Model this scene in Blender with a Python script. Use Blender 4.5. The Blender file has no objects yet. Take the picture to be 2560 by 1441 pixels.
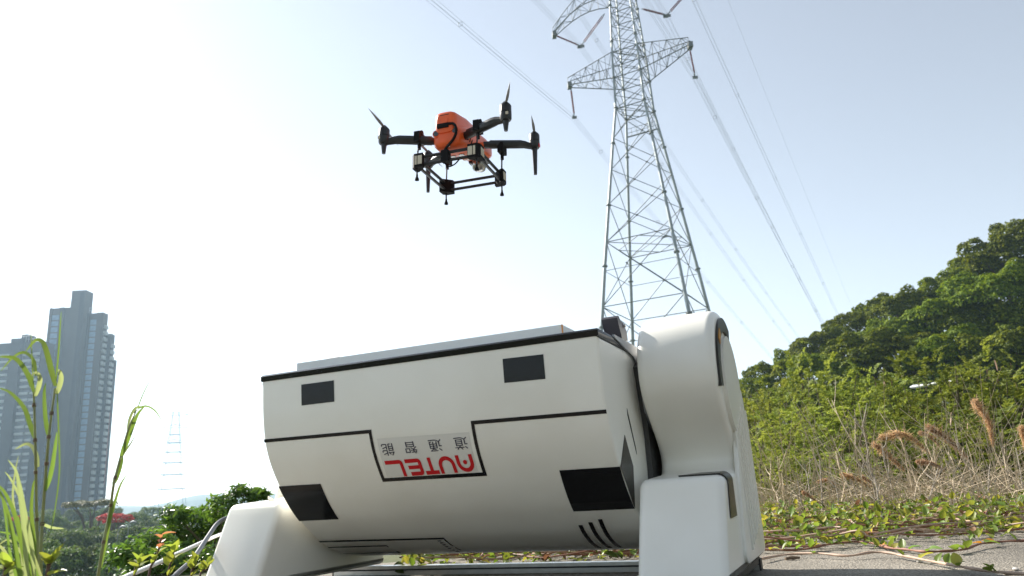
import bpy, bmesh, math, random
import numpy as np
from mathutils import Matrix, Vector
random.seed(7); rng = np.random.default_rng(7)
R = math.radians
scene = bpy.context.scene
COL = scene.collection

# ------------------------------------------------------------------ camera
CAM_H = 0.30
CR = np.array([[0.9983249858, -0.0578551868, 0.0],
               [0.0151127754, 0.2607797522, 0.9652800241],
               [-0.0558464561, -0.9636631664, 0.2612172949]])   # rows: world axes, columns: right, down, forward
FPX = 1885.0
cam_d = bpy.data.cameras.new('camera'); cam = bpy.data.objects.new('camera', cam_d); COL.objects.link(cam)
cam_d.sensor_width = 36.0; cam_d.lens = FPX / 2560 * 36.0
cam_d.clip_start = 0.02; cam_d.clip_end = 20000
rt, dn, fw = CR[:, 0], CR[:, 1], CR[:, 2]
cam.matrix_world = Matrix(((rt[0], -dn[0], -fw[0], 0), (rt[1], -dn[1], -fw[1], 0), (rt[2], -dn[2], -fw[2], CAM_H), (0, 0, 0, 1)))
cam_d.dof.use_dof = True; cam_d.dof.focus_distance = 2.35; cam_d.dof.aperture_fstop = 7.1
scene.camera = cam

# ------------------------------------------------------------------ sky, sun, exposure
SUN_AZ, SUN_EL = -49.0, 37.0          # degrees; azimuth from +Y, clockwise positive
world = bpy.data.worlds.new('World'); scene.world = world; world.use_nodes = True
wn = world.node_tree.nodes; wl = world.node_tree.links
for n_ in list(wn): wn.remove(n_)
sky = wn.new('ShaderNodeTexSky'); sky.sky_type = 'NISHITA'; sky.sun_disc = False
sky.sun_elevation = R(SUN_EL); sky.sun_rotation = R(SUN_AZ); sky.altitude = 0
sky.air_density = 1.0; sky.dust_density = 0.25; sky.ozone_density = 0.6
bgn = wn.new('ShaderNodeBackground'); bgn.inputs['Strength'].default_value = 0.081
wo = wn.new('ShaderNodeOutputWorld')
hz = wn.new('ShaderNodeHueSaturation'); hz.inputs['Saturation'].default_value = 0.43; wl.new(sky.outputs['Color'], hz.inputs['Color']); wl.new(hz.outputs['Color'], bgn.inputs['Color']); wl.new(bgn.outputs['Background'], wo.inputs['Surface'])
sun_d = bpy.data.lights.new('sun', 'SUN'); sun_d.energy = 5.0; sun_d.angle = R(0.6); sun_d.color = (1.0, 0.94, 0.85)
sun = bpy.data.objects.new('sun', sun_d); COL.objects.link(sun)
sv = Vector((math.sin(R(SUN_AZ)) * math.cos(R(SUN_EL)), math.cos(R(SUN_AZ)) * math.cos(R(SUN_EL)), math.sin(R(SUN_EL))))
sun.rotation_euler = sv.to_track_quat('Z', 'Y').to_euler(); sun.location = sv * 50
vs = scene.view_settings; vs.view_transform = 'Standard'; vs.look = 'None'; vs.exposure = 1.22; vs.gamma = 1.0; vs.use_curve_mapping = False
cy_ = scene.cycles
cy_.max_bounces = 8; cy_.diffuse_bounces = 4; cy_.glossy_bounces = 3; cy_.transmission_bounces = 6; cy_.volume_bounces = 1; cy_.transparent_max_bounces = 12
cy_.caustics_reflective = False; cy_.caustics_refractive = False
try: cy_.use_denoising = True
except Exception: pass

# ------------------------------------------------------------------ helpers
def ray(px, py):
    d = CR @ np.array([px - 1280.0, py - 720.5, FPX]); return d / np.linalg.norm(d)
def at(px, py, dist):
    """the point seen at photograph pixel (px, py), dist metres away over the ground"""
    d = ray(px, py); return Vector(np.array([0, 0, CAM_H]) + d * dist / math.hypot(d[0], d[1]))

class MB:
    """collects simple shapes; build() links them as one mesh object"""
    def __init__(s): s.v = []; s.f = []; s.mi = []; s.cur = 0
    def add(s, vs_, fs):
        o = len(s.v); s.v += [tuple(p) for p in vs_]; s.f += [tuple(i + o for i in f) for f in fs]; s.mi += [s.cur] * len(fs); return s
    def box(s, lo, hi, M=None):
        x0, y0, z0 = lo; x1, y1, z1 = hi
        vs_ = [Vector(p) for p in ((x0,y0,z0),(x1,y0,z0),(x1,y1,z0),(x0,y1,z0),(x0,y0,z1),(x1,y0,z1),(x1,y1,z1),(x0,y1,z1))]
        if M is not None: vs_ = [M @ p for p in vs_]
        return s.add(vs_, [(0,3,2,1),(4,5,6,7),(0,1,5,4),(1,2,6,5),(2,3,7,6),(3,0,4,7)])
    def tube(s, pts, rad, n=8, cap=True):
        pts = [Vector(p) for p in pts]; k = len(pts)
        rad = [rad] * k if not hasattr(rad, '__len__') else list(rad)
        t = (pts[1] - pts[0]).normalized(); up = Vector((0, 0, 1)) if abs(t.z) < .9 else Vector((1, 0, 0))
        u = t.cross(up).normalized(); vs_ = []; fs = []
        for i in range(k):
            if i == 0: t = pts[1] - pts[0]
            elif i == k - 1: t = pts[-1] - pts[-2]
            else: t = (pts[i+1] - pts[i-1])
            t.normalize(); u = (u - t * u.dot(t)).normalized(); w = t.cross(u)
            for j in range(n):
                a = 2 * math.pi * j / n; vs_.append(pts[i] + (u * math.cos(a) + w * math.sin(a)) * rad[i])
        for i in range(k - 1):
            for j in range(n):
                a, b = i*n+j, i*n+(j+1)%n; fs.append((a, b, b+n, a+n))
        if cap: fs.append(tuple(range(n))[::-1]); fs.append(tuple(range((k-1)*n, k*n)))
        return s.add(vs_, fs)
    def lathe(s, prof, n=24, M=None):
        vs_ = []; fs = []
        for r, z in prof:
            for j in range(n):
                a = 2*math.pi*j/n; p = Vector((r*math.cos(a), r*math.sin(a), z)); vs_.append(M @ p if M is not None else p)
        for i in range(len(prof)-1):
            for j in range(n):
                a, b = i*n+j, i*n+(j+1)%n; fs.append((a, b, b+n, a+n))
        fs.append(tuple(range(n))[::-1]); fs.append(tuple(range((len(prof)-1)*n, len(prof)*n)))
        return s.add(vs_, fs)
    def prism(s, poly, lo, hi, ax='x', M=None):
        """poly in the two other axes (in order), extruded from lo to hi along ax"""
        def P(a, b, h):
            q = {'x': (h, a, b), 'y': (a, h, b), 'z': (a, b, h)}[ax]; q = Vector(q); return M @ q if M is not None else q
        n = len(poly)
        vs_ = [P(a, b, lo) for a, b in poly] + [P(a, b, hi) for a, b in poly]
        fs = [(i, (i+1) % n, (i+1) % n + n, i + n) for i in range(n)] + [tuple(range(n))[::-1], tuple(range(n, 2*n))]
        return s.add(vs_, fs)
    def rounded(s, poly, lo, hi, r, seg=4, M=None):
        """closed smooth outline in (y,z) extruded along x with rounded rims"""
        p = np.array(poly, float); n = len(p)
        tg = np.roll(p, -1, 0) - np.roll(p, 1, 0); tg /= np.linalg.norm(tg, axis=1)[:, None] + 1e-12
        nr = np.stack([-tg[:, 1], tg[:, 0]], 1)
        area = 0.5 * np.sum(p[:, 0]*np.roll(p[:, 1], -1) - np.roll(p[:, 0], -1)*p[:, 1])
        if area < 0: nr = -nr                      # points inward
        rings = []
        for k in range(seg + 1):
            a = math.pi/2*k/seg; rings.append((lo + r*(1-math.sin(a)), r*(1-math.cos(a))))
        for k in range(seg, -1, -1):
            a = math.pi/2*k/seg; rings.append((hi - r*(1-math.sin(a)), r*(1-math.cos(a))))
        rings = [(x, r - o if False else o) for x, o in rings]
        # first ring sits on the end plane, fully inset
        rings = [(lo + r*(1-math.sin(math.pi/2*k/seg)), r*(1-math.cos(math.pi/2*(1-k/seg)))) for k in range(seg+1)]
        rings = [(lo + r*(1-math.cos(math.pi/2*k/seg)), r*(1-math.sin(math.pi/2*k/seg))) for k in range(seg+1)]
        rings = rings + [(hi - (x - lo), o) for x, o in rings[::-1]]
        vs_ = []; fs = []
        for x, o in rings:
            q = p + nr*o
            for a, b in q:
                v = Vector((x, a, b)); vs_.append(M @ v if M is not None else v)
        for i in range(len(rings)-1):
            for j in range(n):
                a, b = i*n+j, i*n+(j+1)%n; fs.append((a, b, b+n, a+n))
        fs.append(tuple(range(n))[::-1]); fs.append(tuple(range((len(rings)-1)*n, len(rings)*n)))
        return s.add(vs_, fs)
    def mesh(s, name, mats, smooth=35):
        me = bpy.data.meshes.new(name); me.from_pydata([tuple(p) for p in s.v], [], s.f)
        for m in (mats if isinstance(mats, (list, tuple)) else [mats]): me.materials.append(m)
        if any(s.mi): me.polygons.foreach_set('material_index', s.mi)
        bm = bmesh.new(); bm.from_mesh(me); bmesh.ops.recalc_face_normals(bm, faces=bm.faces); bm.to_mesh(me); bm.free()
        if smooth:
            me.polygons.foreach_set('use_smooth', [True]*len(me.polygons)); me.set_sharp_from_angle(angle=R(smooth))
        me.update(); return me
    def build(s, name, mats, parent=None, smooth=35):
        return link(name, s.mesh(name, mats, smooth), parent)

def link(name, data, parent=None, M=None):
    o = bpy.data.objects.new(name, data); COL.objects.link(o)
    if parent is not None: o.parent = parent
    if M is not None: o.matrix_local = M
    return o
def tag(o, label=None, cat=None, group=None, kind=None):
    if label: o['label'] = label
    if cat: o['category'] = cat
    if group: o['group'] = group
    if kind: o['kind'] = kind
    return o
def empty(name, loc=(0,0,0), rz=0.0):
    o = bpy.data.objects.new(name, None); COL.objects.link(o); o.location = loc; o.rotation_euler = (0,0,rz); o.empty_display_size = .1
    return o
def copy_tree(o, parent=None):
    c = o.copy(); COL.objects.link(c); c.parent = parent
    for ch in list(o.children): copy_tree(ch, c)
    return c
def bulk(name, V, F, mat, smooth=False):
    """mesh from numpy arrays: V (n,3), F (m,k)"""
    me = bpy.data.meshes.new(name); k = F.shape[1]
    me.vertices.add(len(V)); me.vertices.foreach_set('co', np.ascontiguousarray(V, dtype=np.float32).ravel())
    me.loops.add(F.size); me.loops.foreach_set('vertex_index', F.astype(np.int32).ravel())
    me.polygons.add(len(F)); me.polygons.foreach_set('loop_start', np.arange(0, F.size, k, dtype=np.int32))
    me.polygons.foreach_set('loop_total', np.full(len(F), k, dtype=np.int32))
    if smooth: me.polygons.foreach_set('use_smooth', [True]*len(F))
    me.materials.append(mat); me.update(calc_edges=True); me.validate(); return me

# ------------------------------------------------------------------ materials
def new_mat(name):
    m = bpy.data.materials.new(name); m.use_nodes = True; nt = m.node_tree
    return m, nt, nt.nodes['Principled BSDF'], nt.nodes['Material Output']
def mat(name, col, rough=.5, metal=0.0, coat=0.0, var=0.0, scale=20.0, bump=0.0, spec=None):
    m, nt, b, out = new_mat(name)
    b.inputs['Base Color'].default_value = (*col, 1); b.inputs['Roughness'].default_value = rough; b.inputs['Metallic'].default_value = metal
    if coat: b.inputs['Coat Weight'].default_value = coat; b.inputs['Coat Roughness'].default_value = .08
    if spec is not None: b.inputs['Specular IOR Level'].default_value = spec
    if var or bump:
        tc = nt.nodes.new('ShaderNodeTexCoord'); no = nt.nodes.new('ShaderNodeTexNoise'); no.inputs['Scale'].default_value = scale
        no.inputs['Detail'].default_value = 6; nt.links.new(tc.outputs['Object'], no.inputs['Vector'])
        if var:
            mr = nt.nodes.new('ShaderNodeMapRange'); mr.inputs['From Min'].default_value = .3; mr.inputs['From Max'].default_value = .7
            mr.inputs['To Min'].default_value = 1 - var; mr.inputs['To Max'].default_value = 1 + var
            mx = nt.nodes.new('ShaderNodeMix'); mx.data_type = 'RGBA'; mx.blend_type = 'MULTIPLY'; mx.inputs[0].default_value = 1
            mx.inputs[6].default_value = (*col, 1)
            nt.links.new(no.outputs['Fac'], mr.inputs['Value']); nt.links.new(mr.outputs['Result'], mx.inputs[7])
            nt.links.new(mx.outputs[2], b.inputs['Base Color'])
        if bump:
            bp = nt.nodes.new('ShaderNodeBump'); bp.inputs['Strength'].default_value = bump; bp.inputs['Distance'].default_value = .01
            nt.links.new(no.outputs['Fac'], bp.inputs['Height']); nt.links.new(bp.outputs['Normal'], b.inputs['Normal'])
    return m
def leaf_mat(name, dark, light, trans=.35, rough=.45, tcol=None, objvar=.25, spec=.35):
    """leaves: a hue picked leaf by leaf, some light passing through"""
    m, nt, b, out = new_mat(name)
    geo = nt.nodes.new('ShaderNodeNewGeometry'); oi = nt.nodes.new('ShaderNodeObjectInfo')
    rp = nt.nodes.new('ShaderNodeValToRGB'); rp.color_ramp.elements[0].color = (*dark, 1); rp.color_ramp.elements[1].color = (*light, 1)
    nt.links.new(geo.outputs['Random Per Island'], rp.inputs['Fac'])
    hs = nt.nodes.new('ShaderNodeHueSaturation')
    mr = nt.nodes.new('ShaderNodeMapRange'); mr.inputs['To Min'].default_value = 1 - objvar; mr.inputs['To Max'].default_value = 1 + objvar
    nt.links.new(oi.outputs['Random'], mr.inputs['Value']); nt.links.new(mr.outputs['Result'], hs.inputs['Value'])
    mr2 = nt.nodes.new('ShaderNodeMapRange'); mr2.inputs['To Min'].default_value = .5 - objvar*.06; mr2.inputs['To Max'].default_value = .5 + objvar*.06
    nt.links.new(oi.outputs['Random'], mr2.inputs['Value']); nt.links.new(mr2.outputs['Result'], hs.inputs['Hue'])
    nt.links.new(rp.outputs['Color'], hs.inputs['Color']); nt.links.new(hs.outputs['Color'], b.inputs['Base Color'])
    b.inputs['Roughness'].default_value = rough; b.inputs['Specular IOR Level'].default_value = spec
    tr = nt.nodes.new('ShaderNodeBsdfTranslucent'); mx = nt.nodes.new('ShaderNodeMixShader'); mx.inputs[0].default_value = trans
    if tcol: tr.inputs['Color'].default_value = (*tcol, 1)
    else:
        h2 = nt.nodes.new('ShaderNodeHueSaturation'); h2.inputs['Hue'].default_value = .485; h2.inputs['Saturation'].default_value = 1.1; h2.inputs['Value'].default_value = 1.8
        nt.links.new(hs.outputs['Color'], h2.inputs['Color']); nt.links.new(h2.outputs['Color'], tr.inputs['Color'])
    nt.links.new(b.outputs['BSDF'], mx.inputs[1]); nt.links.new(tr.outputs['BSDF'], mx.inputs[2]); nt.links.new(mx.outputs[0], out.inputs['Surface'])
    return m

def concrete_mat():
    m, nt, b, out = new_mat('weathered_concrete'); N, L = nt.nodes.new, nt.links.new
    tc = N('ShaderNodeTexCoord')
    n1 = N('ShaderNodeTexNoise'); n1.inputs['Scale'].default_value = 1.3; n1.inputs['Detail'].default_value = 8; n1.inputs['Roughness'].default_value = .65
    n2 = N('ShaderNodeTexVoronoi'); n2.inputs['Scale'].default_value = 150
    n3 = N('ShaderNodeTexNoise'); n3.inputs['Scale'].default_value = 70; n3.inputs['Detail'].default_value = 5
    for q in (n1, n2, n3): L(tc.outputs['Object'], q.inputs['Vector'])
    r1 = N('ShaderNodeValToRGB'); r1.color_ramp.elements[0].color = (.115,.105,.09,1); r1.color_ramp.elements[1].color = (.31,.285,.245,1)
    r1.color_ramp.elements[0].position = .3; r1.color_ramp.elements[1].position = .72; L(n1.outputs['Fac'], r1.inputs['Fac'])
    r2 = N('ShaderNodeValToRGB'); r2.color_ramp.elements[0].color = (.45,.43,.4,1); r2.color_ramp.elements[1].color = (1.4,1.38,1.33,1); L(n2.outputs['Color'], r2.inputs['Fac'])
    mx = N('ShaderNodeMix'); mx.data_type = 'RGBA'; mx.blend_type = 'MULTIPLY'; mx.inputs[0].default_value = .85
    L(r1.outputs['Color'], mx.inputs[6]); L(r2.outputs['Color'], mx.inputs[7]); L(mx.outputs[2], b.inputs['Base Color'])
    b.inputs['Roughness'].default_value = .92
    ad = N('ShaderNodeMath'); ad.operation = 'ADD'; L(n2.outputs['Distance'], ad.inputs[0]); L(n3.outputs['Fac'], ad.inputs[1])
    bp = N('ShaderNodeBump'); bp.inputs['Strength'].default_value = .9; bp.inputs['Distance'].default_value = .006
    L(ad.outputs[0], bp.inputs['Height']); L(bp.outputs['Normal'], b.inputs['Normal'])
    return m
def ground_mat():
    m, nt, b, out = new_mat('earth_and_grass'); N, L = nt.nodes.new, nt.links.new
    tc = N('ShaderNodeTexCoord'); n1 = N('ShaderNodeTexNoise'); n1.inputs['Scale'].default_value = .9; n1.inputs['Detail'].default_value = 9; n1.inputs['Roughness'].default_value = .7
    L(tc.outputs['Object'], n1.inputs['Vector'])
    r = N('ShaderNodeValToRGB'); e = r.color_ramp.elements; e[0].color = (.035,.055,.016,1); e[0].position = .38; e[1].color = (.10,.105,.04,1); e[1].position = .7
    L(n1.outputs['Fac'], r.inputs['Fac']); L(r.outputs['Color'], b.inputs['Base Color']); b.inputs['Roughness'].default_value = 1
    bp = N('ShaderNodeBump'); bp.inputs['Strength'].default_value = .8; bp.inputs['Distance'].default_value = .05; L(n1.outputs['Fac'], bp.inputs['Height']); L(bp.outputs['Normal'], b.inputs['Normal'])
    return m
def shell_mat():
    m, nt, b, out = new_mat('white_gelcoat'); N, L = nt.nodes.new, nt.links.new
    tc = N('ShaderNodeTexCoord'); n1 = N('ShaderNodeTexNoise'); n1.inputs['Scale'].default_value = 3; n1.inputs['Detail'].default_value = 8
    n2 = N('ShaderNodeTexNoise'); n2.inputs['Scale'].default_value = 60; n2.inputs['Detail'].default_value = 3
    L(tc.outputs['Object'], n1.inputs['Vector']); L(tc.outputs['Object'], n2.inputs['Vector'])
    r = N('ShaderNodeValToRGB'); e = r.color_ramp.elements; e[0].color = (.79,.77,.70,1); e[0].position = .25; e[1].color = (.87,.855,.79,1); e[1].position = .6
    L(n1.outputs['Fac'], r.inputs['Fac']); L(r.outputs['Color'], b.inputs['Base Color'])
    mr = N('ShaderNodeMapRange'); mr.inputs['To Min'].default_value = .22; mr.inputs['To Max'].default_value = .42; L(n1.outputs['Fac'], mr.inputs['Value']); L(mr.outputs['Result'], b.inputs['Roughness'])
    bp = N('ShaderNodeBump'); bp.inputs['Strength'].default_value = .03; bp.inputs['Distance'].default_value = .004; L(n2.outputs['Fac'], bp.inputs['Height']); L(bp.outputs['Normal'], b.inputs['Normal'])
    return m
MT = {
 'shell': shell_mat(), 'concrete': concrete_mat(), 'earth': ground_mat(),
 'black': mat('black_vinyl', (.009,.009,.010), .12, spec=.28), 'rubber': mat('black_rubber', (.02,.02,.022), .6),
 'dark_glass': mat('tinted_glass', (.035,.034,.03), .32, spec=.22), 'amber': mat('amber_lens', (.55,.24,.02), .3),
 'alu': mat('brushed_aluminium', (.62,.62,.60), .38, 1.0, var=.08, scale=30), 'alu_dark': mat('shadow_slot', (.05,.05,.05), .6),
 'steel_grey': mat('grey_steel', (.30,.31,.33), .42, .6), 'bracket': mat('dark_grey_bracket', (.045,.043,.055), .45),
 'red': mat('red_vinyl', (.58,.012,.018), .5, spec=.2), 'ink': mat('dark_ink', (.02,.02,.05), .5), 'orange_trim': mat('orange_trim', (.8,.35,.1), .5),
 'clear': mat('sticker_film', (.72,.71,.67), .25), 'pad': mat('pad_white', (.86,.88,.88), .5, var=.03, scale=8),
}
# ================================================================== terrain
def sstep(t): t = np.clip(t, 0, 1); return t*t*(3-2*t)
def ground_h(x, y):
    x = np.asarray(x, float); y = np.asarray(y, float)
    r = np.hypot(x, y)
    # the plateau falls away on the left and, further out, in front
    xe = -2.5 + 0.20*(y - 1.5)
    q = np.maximum(0, xe - x)
    drop = -16*(1 - np.exp(-q*0.055)) * sstep(q/1.2)
    q2 = np.maximum(0, y - 13); front = -3.5*sstep(q2/25)
    h = np.minimum(drop, front) 
    g = np.maximum(0, x*0.75 + y*0.5 - 60)
    hill = 24*(1 - np.exp(-g/26.0))
    h = h + hill * sstep((x - 8)/25)
    # far rise so that the plain closes at the horizon
    az = np.degrees(np.arctan2(x, y))
    return h
def build_ground():
    rs = np.concatenate([np.linspace(0.0, 14, 71)[1:], np.geomspace(14.4, 1900, 80)])
    na = 256; th = np.linspace(0, 2*np.pi, na, endpoint=False)
    rr, tt = np.meshgrid(rs, th, indexing='ij')
    x = rr*np.sin(tt); y = rr*np.cos(tt); z = ground_h(x, y) - 0.02
    z += 0.012*np.sin(x*5.1+1)*np.cos(y*4.3) * (rr < 30)
    V = np.concatenate([[[0, 0, -0.02]], np.stack([x, y, z], -1).reshape(-1, 3)])
    i = np.arange(len(rs)-1)[:, None]; j = np.arange(na)[None]
    a = 1 + i*na + j; b = 1 + i*na + (j+1) % na
    F = np.stack([a, a+na, b+na, b], -1).reshape(-1, 4)
    me = bulk('ground', V, F[:, ::-1], MT['earth'], True)
    o = link('ground', me); tag(o, kind='structure'); return o
build_ground()
# weathered concrete pad under the machine
def build_pad():
    poly = [(-2.75,.2),(-2.55,1.5),(-2.2,3.3),(-0.9,3.75),(.6,3.9),(1.35,4.05),(2.2,4.55),(3.4,5.0),(4.6,4.9),(5.2,3.0),(5.0,.2),(4.5,-3.0),(-2.7,-3.0)]
    me = bpy.data.meshes.new('concrete_slab'); bm = bmesh.new()
    top = [bm.verts.new((x, y, .012)) for x, y in poly]; bot = [bm.verts.new((x, y, -.25)) for x, y in poly]
    n = len(poly); bm.faces.new(top)
    for i in range(n): bm.faces.new((bot[i], bot[(i+1)%n], top[(i+1)%n], top[i]))
    bmesh.ops.recalc_face_normals(bm, faces=bm.faces); bm.to_mesh(me); bm.free(); me.materials.append(MT['concrete'])
    o = link('concrete_pavement', me); tag(o, kind='structure')
build_pad()
PADZ = .012
# blue hills on the far plain
def far_hills():
    n = 160; az = np.linspace(-50, 12, n); D0 = 1750.0
    prof = 14 + 7*np.sin(az*.21+1.0) + 5*np.sin(az*.53+.4) + 3*np.sin(az*1.3)
    prof += 16*np.exp(-((az+19)/4.0)**2)
    V = []; F = []
    for k, (dd, s) in enumerate(((-180, -1.4), (-90, .55), (0, 1.0), (110, .4), (240, -1.4))):
        for i in range(n):
            a = R(az[i]); d = D0 + dd; V.append((d*math.sin(a), d*math.cos(a), max(-30, prof[i]*s) if s > 0 else -30))
    for k in range(4):
        for i in range(n-1): a = k*n+i; F.append((a, a+1, a+1+n, a+n))
    me = bulk('hill', np.array(V), np.array(F), mat('far_wooded_hill', (.035,.055,.025), .95, var=.5, scale=.03), True)
    tag(link('hill', me), kind='structure')
far_hills()
# ================================================================== the machine (drone dock)
TH = R(-23.2)
def dock_world(a, d, z=0.0):
    return Vector((a*math.cos(TH) - d*math.sin(TH), a*math.sin(TH) + d*math.cos(TH), z))
A0, D0 = -1.1765, 2.45                 # middle of the machine
dock = empty('drone_dock', dock_world(A0, D0, PADZ), TH)
tag(dock, 'white drone docking machine with a tilted drum between two supports on concrete', 'drone dock')
DZ = -PADZ
def arc2(c, r, a0, a1, n): return [(c[0]+r*math.cos(R(a0+(a1-a0)*i/n)), c[1]+r*math.sin(R(a0+(a1-a0)*i/n))) for i in range(n+1)]
def round_poly(pts, n=5):
    """pts: (x, y, radius) corners -> outline with rounded corners"""
    out = []; k = len(pts)
    for i in range(k):
        p0 = Vector(pts[i-1][:2]); p = Vector(pts[i][:2]); p1 = Vector(pts[(i+1) % k][:2]); r = pts[i][2]
        if r <= 0: out.append(tuple(p)); continue
        u = (p0-p).normalized(); w = (p1-p).normalized(); ang = math.acos(max(-1, min(1, u.dot(w))))
        if ang > math.pi - .02: out.append(tuple(p)); continue
        d = min(r/math.tan(ang/2), .45*(p0-p).length, .45*(p1-p).length); r2 = d*math.tan(ang/2)
        c = p + (u+w).normalized()*(r2/math.sin(ang/2)); e0 = p+u*d-c; e1 = p+w*d-c; a0 = math.atan2(e0.y, e0.x); a1 = math.atan2(e1.y, e1.x)
        da = (a1-a0+math.pi) % (2*math.pi) - math.pi
        for j in range(n+1): t = a0+da*j/n; out.append((c.x+r2*math.cos(t), c.y+r2*math.sin(t)))
    return out
def dense(poly, step):
    out = []; k = len(poly)
    for i in range(k):
        p = Vector(poly[i]); q = Vector(poly[(i+1) % k]); m = max(1, int((q-p).length/step))
        for j in range(m): out.append(tuple(p.lerp(q, j/m)))
    return out
def dd(d): return d - D0
# side outline of a support (depth, height): sloping foot, shelf, waist, round head
SUP = [(1.985,.052,.012),(2.100,.312,.032),(2.36,.330,.0),(2.388,.345,.02),(2.372,.392,.06),(2.31,.455,.0)]
head = []
hc, hr = (2.445,.585), .243
head = arc2(hc, hr, 205, -12, 34)      # over the top from the front
def spline2(P, n=5):
    out = []
    for i in range(len(P)-1):
        p0, p1, p2, p3 = (np.array(P[max(0, min(len(P)-1, i+k))]) for k in (-1, 0, 1, 2))
        for j in range(n):
            t = j/n; out.append(tuple(.5*(2*p1 + (p2-p0)*t + (2*p0-5*p1+4*p2-p3)*t*t + (3*p1-p0-3*p2+p3)*t**3)))
    return out + [tuple(P[-1])]
BODY = [(2.33,.326),(2.372,.338),(2.388,.366),(2.366,.405),(2.315,.455),(2.258,.508),(2.217,.565),(2.204,.622),(2.214,.685),(2.246,.745),(2.302,.790),(2.375,.815),(2.45,.822),(2.53,.811),(2.598,.772),(2.645,.705),(2.662,.62),(2.675,.50),(2.705,.28),(2.73,.10)]
OUT = round_poly([(dd(1.985),.052,.012),(dd(2.103),.312,.035)] + [(dd(x), z, 0) for x, z in spline2(BODY)] + [(dd(2.735),.052,.012)], 6)
OUT = dense(OUT, .022)
def support(sign):
    inner, outer = .6195, .851
    m = MB(); lo, hi = (inner, outer) if sign > 0 else (-outer, -inner)
    if sign > 0: m.rounded([(a, b + DZ) for a, b in OUT], lo, hi, .024, 6)
    else:          # the far one: full-width foot, narrower head
        low = [(a, b + DZ) for a, b in OUT if b < .335] + [(dd(2.66), .345 + DZ), (dd(2.42), .345 + DZ)]
        low.sort(key=lambda p: math.atan2(p[1] - .15, p[0] - dd(2.38)))
        m.rounded(low, lo, hi, .022, 5)
        m.rounded([(a, max(b, .10) + DZ) for a, b in OUT if b > .10 and a > dd(2.15)], -.742, -inner, .022, 5)
    s = m.build('support', MT['shell'], dock, 50)
    X = lambda v: v*sign
    # raised ribbed side panel
    panel = [(dd(2.27),.07),(dd(2.335),.30),(dd(2.43),.52),(dd(2.64),.60),(dd(2.70),.40),(dd(2.728),.07)]
    p = MB(); q = round_poly([(a, b+DZ, .03) for a, b in panel], 4)
    xa, xb = sorted((X(outer-.004), X(outer+.010))); p.rounded(q, xa, xb, .004, 2); p.build('side_panel', MT['shell'], s, 40)
    for k in range(7):
        t = k/6; d0 = 2.37 + .045*k; z0 = .10 + .012*k; z1 = .44 + .022*k if k < 5 else .56 - .02*(k-4)
        r_ = MB(); xa, xb = sorted((X(outer+.009), X(outer+.0155)))
        r_.prism([(dd(d0+.02), z0+DZ),(dd(d0+.031), z0+DZ),(dd(d0+.011), z1+DZ),(dd(d0), z1+DZ)], xa, xb, 'x'); r_.build('rib', MT['shell'], s, 30)
    if sign < 0: return s
    # dark lamp glass round the head with an amber end
    g = MB(); c = (dd(hc[0]), hc[1]+DZ)
    def ring(r0, r1, a0, a1, n): return arc2(c, r1, a0, a1, n) + arc2(c, r0, a1, a0, n)
    xa, xb = sorted((X(outer-.003), X(outer+.007)))
    g.prism(ring(.170,.214,186,62,24), xa, xb, 'x'); g.build('lamp_glass', MT['dark_glass'], s, 30)
    
    g = MB(); xa, xb = sorted((X(outer+.0065), X(outer+.0095))); g.prism(ring(.180,.204,142,127,6), xa, xb, 'x'); g.build('amber_light', MT['amber'], s, 30)
    g = MB(); xa, xb = sorted((X(outer-.004), X(outer+.012))); g.prism(arc2(c, .155, 0, 345, 36), xa, xb, 'x'); g.build('head_cap', MT['shell'], s, 30)
    # tinted corner window: wraps from the shelf over the outer edge of the foot
    w = MB(); za = .3165
    def shelf(d): return .3135 + (d-2.103)*.0617
    xs = sorted((X(.722), X(outer-.02)))
    w.add([Vector((X(.722), dd(2.150), shelf(2.150)+.003+DZ)), Vector((X(.835), dd(2.150), shelf(2.150)+.003+DZ)), Vector((X(.835), dd(2.235), shelf(2.235)+.003+DZ)), Vector((X(.770), dd(2.235), shelf(2.235)+.003+DZ)),
           Vector((X(.722), dd(2.150), shelf(2.150)-.006+DZ)), Vector((X(.835), dd(2.150), shelf(2.150)-.006+DZ)), Vector((X(.835), dd(2.235), shelf(2.235)-.006+DZ)), Vector((X(.770), dd(2.235), shelf(2.235)-.006+DZ))],
          [(0,1,2,3),(7,6,5,4),(0,4,5,1),(1,5,6,2),(2,6,7,3),(3,7,4,0)])
    # rolled strip over the rounded edge and down the side
    n = 7; V = []; rr = .0255
    for i in range(n+1):
        a = R(90 - 90*i/n); 
        for d_ in (2.150, 2.235):
            cz = shelf(d_) - .022
            V.append(Vector((X(outer-.022 + rr*math.cos(a)), dd(d_), cz + rr*math.sin(a) + DZ)))
    for (d_, z_) in ((2.121,.202),(2.234,.204)): V.append(Vector((X(outer+.0035), dd(d_), z_+DZ)))
    w.add(V, [(2*i, 2*i+1, 2*i+3, 2*i+2) for i in range(n+1)])
    w.build('corner_window', MT['dark_glass'], s, 50)
    # rubber strip below
    b = MB(); xa, xb = sorted((X(inner+.01), X(outer-.012))); b.box((xa, dd(2.0), .034+DZ), (xb, dd(2.72), .0515+DZ)); b.build('base_plate', MT['rubber'], s, 0)
    return s
sup_r = support(1); sup_l = support(-1)
sup_l['label'] = 'far white support'; sup_r['label'] = 'near white support with dark lamp glass'
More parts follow.
